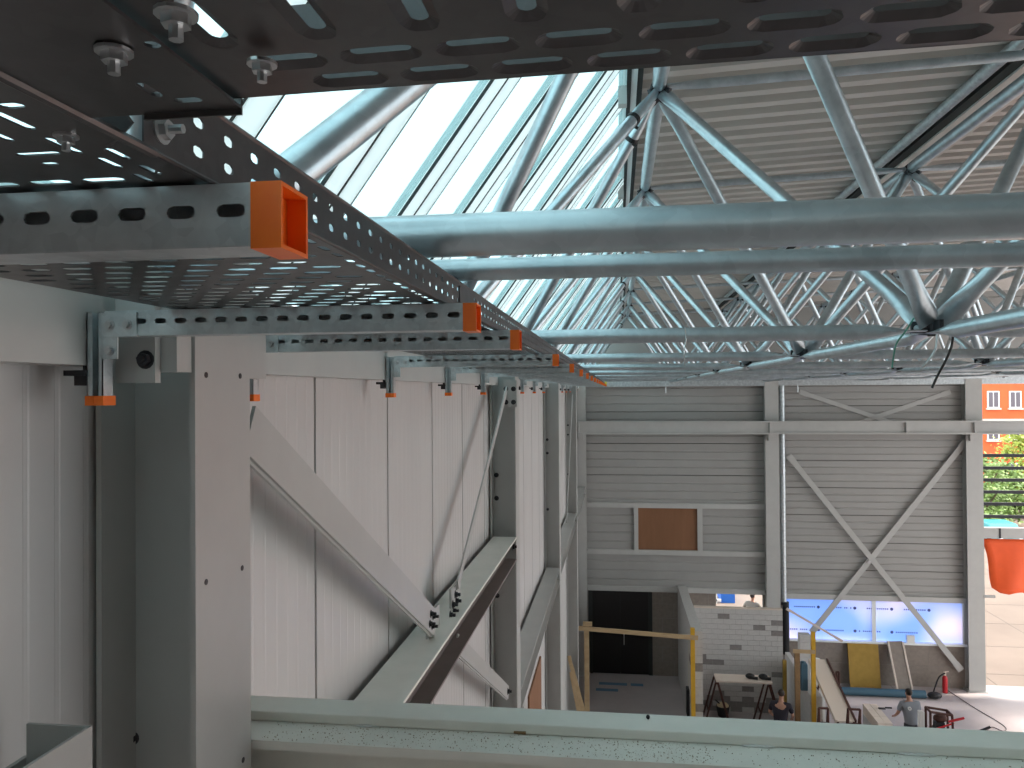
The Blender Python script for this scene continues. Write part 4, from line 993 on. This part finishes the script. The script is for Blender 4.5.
# ---- people
def skin_mesh(name, nodes, edges, m, parent, sub=2):
    me = bpy.data.meshes.new(name); org = Vector(parent['_org'])
    me.from_pydata([Vector(n[0])-org for n in nodes], edges, [])
    o = bpy.data.objects.new(name, me); COL.objects.link(o); o.parent = parent; o['_org'] = tuple(org)
    md = o.modifiers.new('skin', 'SKIN')
    for i, n in enumerate(nodes):
        r_ = n[1] if isinstance(n[1], tuple) else (n[1], n[1])
        me.skin_vertices[0].data[i].radius = r_
    me.skin_vertices[0].data[0].use_root = True
    md.use_smooth_shade = True
    ss = o.modifiers.new('sub', 'SUBSURF'); ss.levels = sub; ss.render_levels = sub
    me.materials.append(MATS[m]); return o
def person(base, heading, lab, shirt, hair, lean=0.0, armL=(.15,.3), armR=(.15,.3), tall=1.76, arms_fwd=.25, trousers='trousers'):
    base = Vector(base); t = thing('person', base, lab, 'person')
    f = Vector((math.sin(heading), math.cos(heading), 0)); rt = Vector((math.cos(heading), -math.sin(heading), 0)); k = tall/1.76
    def pt(a, b_, c): # right, forward, up
        return base + rt*a*k + f*b_*k + Vector((0,0,c*k))
    def lp(a, b_, c):  # leaned about the hips
        dz = c-.95; return pt(a, b_+math.sin(lean)*dz, .95+dz*math.cos(lean)+0)
    N = []; E_ = []
    def n(p, r_): N.append((p, r_*k if not isinstance(r_, tuple) else (r_[0]*k, r_[1]*k))); return len(N)-1
    hip = n(lp(0,0,.95), (.135,.10)); wst = n(lp(0,0,1.12), (.12,.09)); ch = n(lp(0,.01,1.32), (.165,.11)); nb_ = n(lp(0,0,1.46), (.075,.06)); nk = n(lp(0,.01,1.53), .052)
    hd0 = n(lp(0,.02,1.60), (.066,.075)); hd1 = n(lp(0,.015,1.68), (.076,.092)); hd2 = n(lp(0,.0,1.745), (.058,.066))
    E_ += [(hip,wst),(wst,ch),(ch,nb_),(nb_,nk),(nk,hd0),(hd0,hd1),(hd1,hd2)]
    nose = n(lp(0,.105,1.655), .013); E_.append((hd1,nose))
    arms = {}
    for s_, (out, bend) in ((-1, armL), (1, armR)):
        th = n(lp(s_*.10,0,.88), .088); kn = n(pt(s_*.11,.03,.49), .06); an = n(pt(s_*.11,-.02,.09), .04); to = n(pt(s_*.13,.13,.04), .036)
        E_ += [(hip,th),(th,kn),(kn,an),(an,to)]
        sh = n(lp(s_*.215,0,1.42), .062); el = n(lp(s_*(.245+out),arms_fwd*.4,1.42-.27), .043)
        wr = n(lp(s_*(.235+out*.6-bend*.2),arms_fwd+.12,1.42-.27-.17), .029); pm = n(lp(s_*(.225+out*.5-bend*.22),arms_fwd+.20,1.42-.27-.20), (.034,.018))
        E_ += [(ch,sh),(sh,el),(el,wr),(wr,pm)]
        P0 = N[pm][0]; dirn = (N[pm][0]-N[wr][0]).normalized(); side = dirn.cross(Vector((0,0,1))).normalized()
        for q_ in range(4):
            o_ = (q_-1.5)*.019*k; L = (.075, .085, .08, .065)[q_]*k
            a1 = n(P0+dirn*.035*k+side*o_, .0085); a2 = n(P0+dirn*(.035*k+L*.55)+side*o_-Vector((0,0,.012*k)), .008); a3 = n(P0+dirn*(.035*k+L*.8)+side*o_-Vector((0,0,.045*k)), .007)
            E_ += [(pm,a1),(a1,a2),(a2,a3)]
        tb = n(P0-side*s_*.035*k, .010); t2 = n(P0-side*s_*.05*k+dirn*.035*k-Vector((0,0,.02*k)), .009); E_ += [(pm,tb),(tb,t2)]
        arms[s_] = (N[sh][0], N[el][0], th, kn, an, to)
    skin_mesh('body', N, E_, 'skin', t)
    # shirt
    S = []; SE = []
    def s(p, r_): S.append((p, (r_[0]*k, r_[1]*k) if isinstance(r_, tuple) else r_*k)); return len(S)-1
    a0 = s(lp(0,0,.80), (.18,.135)); a05 = s(lp(0,0,.96), (.18,.13)); a1 = s(lp(0,0,1.12), (.185,.13)); a2 = s(lp(0,.01,1.33), (.205,.135)); a3 = s(lp(0,0,1.455), (.10,.08)); SE += [(a0,a05),(a05,a1),(a1,a2),(a2,a3)]
    for s_ in (-1, 1):
        sh, el = arms[s_][0], arms[s_][1]; b0_ = s(sh, .075); b1_ = s(sh.lerp(el, .8), .066); SE += [(a2,b0_),(b0_,b1_)]
    skin_mesh('shirt', S, SE, shirt, t)
    Tn = []; TE = []
    h0 = len(Tn); Tn.append((lp(0,0,.97), (.150*k,.112*k)))
    for s_ in (-1, 1):
        i0 = len(Tn); Tn += [(N[arms[s_][2]][0], .102*k), (N[arms[s_][3]][0], .078*k), (N[arms[s_][4]][0]+Vector((0,0,.03)), .066*k)]; TE += [(h0,i0),(i0,i0+1),(i0+1,i0+2)]
    skin_mesh('trousers', Tn, TE, trousers, t)
    for s_ in (-1, 1):
        a = N[arms[s_][4]][0]; c = N[arms[s_][5]][0]; m_ = (a+c)/2; sm = MB().ell((0,0,0), .055*k, .14*k, .055*k)
        rot = Matrix.Rotation(-heading, 3, 'Z'); sm.v = [tuple(rot @ Vector(v) + Vector((m_.x, m_.y, base.z+.052*k))) for v in sm.v]; build('shoe', sm, 'shoe', t, True)
    hc = lp(0,-.012,1.70); hm = MB().ell((0,0,0), .083*k, .098*k, .092*k, 14, 10)
    keep = [i for i, v in enumerate(hm.v)]; rot = Matrix.Rotation(-heading, 3, 'Z')
    hm.f = [f_ for f_ in hm.f if not all(hm.v[i][1] > .03*k and hm.v[i][2] < .035*k for i in f_) and not all(hm.v[i][2] < -.06*k for i in f_)]
    hm.v = [tuple(rot @ Vector(v) + hc) for v in hm.v]; build('hair', hm, hair, t, True)
    fc = MB()
    for s_ in (-1, 1): fc.ell(lp(s_*.03,.088,1.675), .010*k, .008*k, .007*k, 8, 5)
    fc.bar(lp(-.022,.088,1.605), lp(.022,.088,1.605), .008, .006); build('facial_features', fc, 'hair_dark', t)
    em = MB()
    for s_ in (-1, 1): em.ell(lp(s_*.082,-.005,1.665), .010*k, .018*k, .028*k, 8, 6)
    build('ears', em, 'skin', t, True)
    return t, lp, pt
qq = P(911, 690, Z=ZF+1.76+.02)
man, lp, pt = person((qq.x, qq.y, ZF), -.15, 'man in a grey short-sleeved shirt seen from behind beside the blocks', 'shirt_grey', 'hair_dark', .16, (.03,.1), (.03,.1))
lg = lp(-.085, -.150, 1.345); lm = MB().tube(lg+Vector((0,.03,0)), lg+Vector((0,-.012,0)), .042, 16); build('shirt_emblem', lm, 'white_plastic', man)['label'] = 'small round white emblem on the back'
build('emblem_mark', MB().tube(lg+Vector((0,0,0)), lg+Vector((0,-.016,0)), .018, 10), 'shirt_grey', man)
qq = P(780, 692, Z=ZF+1.76)
person((qq.x, qq.y, ZF), .35, 'person in a dark navy shirt standing in front of the block wall', 'shirt_navy', 'hair_dark', .30, (.04,.1), (.04,.1))
qq = P(752, 594, Y=29.5)
person((qq.x, 29.5, qq.z-1.76), .6, 'person in an olive shirt outside beyond the wall opening', 'shirt_olive', 'hair_dark', .05, tall=1.76)

# ================================================================== OUTSIDE
# platform the outside person stands on, blue container and cabin behind the opening
o = build('loading_dock', MB().box(2.5, 8.5, 28.2, 31.5, ZF-.03, qq.z-1.775), 'concrete_out'); tag(o, 'low concrete platform outside the wall opening', 'platform')
bc = thing('blue_container', (6.5, 36, ZF), 'bright blue container standing outside the wall opening', 'container')
x0, x1 = P(721, 600, Y=36).x, P(735, 600, Y=36).x
build('body', MB().box(x0, x1, 36, 38, ZF-.03, P(725, 588, Y=36).z), 'blue_plastic', bc)
build('rib', MB().box(x0-.3, x0-.18, 35.9, 36, ZF-.03, P(725, 588, Y=36).z), 'white_plastic', bc); build('rib', MB().box(x0-.3, x0, 35.9, 36, P(725, 600, Y=36).z-.05, P(725, 600, Y=36).z+.05), 'white_plastic', bc)
# open bay at right: rails, bottom beam and tarpaulin
XR = FX(979.5, 500); XE = 19.5
rl = thing('slatted_screen', (15, FW-.1, FZ(527, 1000)), 'row of dark horizontal rails across the open bay beside the right column', 'rails')
for py_ in (455.5, 468, 480, 492, 504, 516.5):
    z = P(1000, py_, Y=FW-.1).z; build('rail', MB().box(XR, XE, FW-.14, FW-.07, z-.05, z+.05), 'dark_steel', rl)
o = build('sill_beam', MB().box(XR, XE, FW-.25, FW+.0, FZ(537, 1000), FZ(527, 1000)), 'paint'); tag(o, 'grey horizontal beam below the rails of the open bay', 'beam')
build('stiffener', MB().box(FX(996, 530)-.03, FX(996, 530)+.03, FW-.26, FW-.25, FZ(537, 1000), FZ(527, 1000)), 'dark_steel', o)
tm = MB(); nx, nz_ = 24, 10
xs0 = XR-.02; ztop = FZ(538, 1000)-.005
for i in range(nx+1):
    for j in range(nz_+1):
        u = i/nx; v = j/nz_; x = xs0 + u*6.2
        drop = 1.35+.55*math.sin(min(1, u*3.2)*1.57) + .12*math.sin(u*21)
        drop = 1.55+.18*math.sin(u*9)+.08*math.sin(u*31)
        tm.v.append((x + v*.36*max(0,1-u*3) + .05*math.sin(v*5), FW-.12 + .10*math.sin(u*26+v*2)*v - .04*v, ztop - v*drop))
for i in range(nx):
    for j in range(nz_): a = i*(nz_+1)+j; tm.f.append((a, a+nz_+1, a+nz_+2, a+1))
o = solid(build('tarpaulin', tm, 'tarp', None, True), .006); tag(o, 'bright orange tarpaulin hanging from the beam in the open bay', 'tarpaulin')
o = build('hinge_bolt', MB().tube((FX(979, 593), FW-.3, FZ(594, 985)), (FX(987, 593)+.1, FW-.3, FZ(594, 985)), .05, 8), 'paint'); tag(o, 'short steel stub on the right column near the tarpaulin', 'stub')
# red brick building
BY = 74.0
bd = thing('brick_building', (48, BY+5, ZF), 'orange-red brick building with white-framed windows beyond the open bay', 'building')
bx0 = P(976, 400, Y=BY).x-6
build('wall', MB().box(bx0, bx0+60, BY, BY+12, ZF-.03, 7), 'brick_red', bd)
def bwin(px0, px1, py0, py1):
    a, c = P(px0, py1, Y=BY), P(px1, py0, Y=BY)
    w1 = build('window', MB().box(a.x, c.x, BY-.08, BY+.02, a.z, c.z), 'aluminium_white', bd)
    build('pane', MB().box(a.x+.12, (a.x+c.x)/2-.05, BY-.11, BY-.078, a.z+.1, c.z-.1).box((a.x+c.x)/2+.05, c.x-.12, BY-.11, BY-.078, a.z+.1, c.z-.1), 'window_dark', w1)
    build('sill', MB().box(a.x-.1, c.x+.1, BY-.2, BY, a.z-.15, a.z), 'stone_trim', w1)
for row, (t_, b_) in enumerate(((391, 408), (428, 440), (463, 480))):
    for k in range(-1, 9): bwin(987+22*k, 999+22*k, t_, b_)
build('floor_band', MB().box(bx0, bx0+60, BY-.05, BY, P(1000, 420, Y=BY).z-.1, P(1000, 420, Y=BY).z+.1), 'stone_trim', bd)
build('roof', MB().prism([(0, 0), (12.8, 0), (6.4, 3.5)], (bx0-.4, BY-.4, 7), (bx0+60.4, BY-.4, 7), (0,1,0), (0,0,1)), 'block_brown', bd)
# trees
def tree(x, y, h, r_, lab, m, n=2600):
    t = thing('tree', (x, y, ZF-.03), lab, 'tree', 'street trees')
    tk = MB().tube((x, y, ZF-.03), (x, y, ZF+h*.55), .16, 8, .09)
    for k in range(6):
        a = k*1.05; tk.tube((x, y, ZF+h*(.25+.04*k)), (x+r_*.6*math.cos(a), y+r_*.6*math.sin(a), ZF+h*(.55+.05*k)), .06, 6, .025)
    build('trunk', tk, 'bark', t, True); f = MB(); cl = []
    for k in range(26):
        a = random.uniform(0, 6.28); hh = random.uniform(.12, .95); rr = r_*math.sqrt(max(.05, 1-((hh-.5)/.52)**2))*random.uniform(.4, .9)
        cl.append((x+rr*math.cos(a), y+rr*math.sin(a), ZF+h*hh))
    for k in range(n):
        c = random.choice(cl); s_ = random.uniform(.09, .2)
        p = Vector(c)+Vector((random.gauss(0, .33), random.gauss(0, .33), random.gauss(0, .3)))
        a = Vector((random.uniform(-1,1), random.uniform(-1,1), random.uniform(-.6,.6))).normalized(); b_ = a.orthogonal().normalized()
        f.add([p-a*s_, p+b_*s_*.6, p+a*s_, p-b_*s_*.6], [(0,1,2,3)])
    o = build('foliage', f, m, t); o['kind'] = 'stuff'
q = P(988, 527, Y=56); tree(q.x-.3, 56, 4.9, 1.7, 'green leafy tree outside right beside the column', 'leaf')
q = P(1004, 520, Y=59); tree(q.x, 59, 4.2, 1.4, 'smaller green tree outside behind the teal car', 'leaf')
q = P(1022, 520, Y=62); tree(q.x, 62, 7.0, 1.3, 'yellow-green tree outside at the right edge of the picture', 'leaf_light')
# car
q = P(1006, 524, Y=49.7); cr = thing('car', (q.x, 51.5, ZF-.03), 'small teal car parked outside beyond the rails', 'car')
x0 = q.x-.55
build('body', MB().prism([(0,.25),(0,.75),(.5,.85),(1.0,1.35),(2.5,1.38),(3.2,.9),(3.9,.8),(4.0,.3)], (x0, 49.7, ZF-.03), (x0+1.65, 49.7, ZF-.03), (0,1,0), (0,0,1)), 'teal_car', cr, False, .06)
build('windscreen', MB().bar((x0+.12, 50.10, ZF+.95), (x0+1.53, 50.10, ZF+.95), .02, .42, (0,-.9,.9)), 'window_dark', cr)
for xx in (-.04, 1.50):
    for yy in (50.5, 52.9): build('wheel', MB().tube((x0+xx, yy, ZF+.28), (x0+xx+.19, yy, ZF+.28), .31, 14), 'black_rubber', cr)
for xx in (.28, 1.37): build('headlamp', MB().ell((x0+xx, 49.7, ZF+.55), .14, .04, .08), 'white_plastic', cr)

# ------------------------------------------------------------------ lift everything so the floor is at z = 0
for o in scene.objects:
    if '_org' in o.keys(): del o['_org']
    if o.parent is None: o.location.z += H
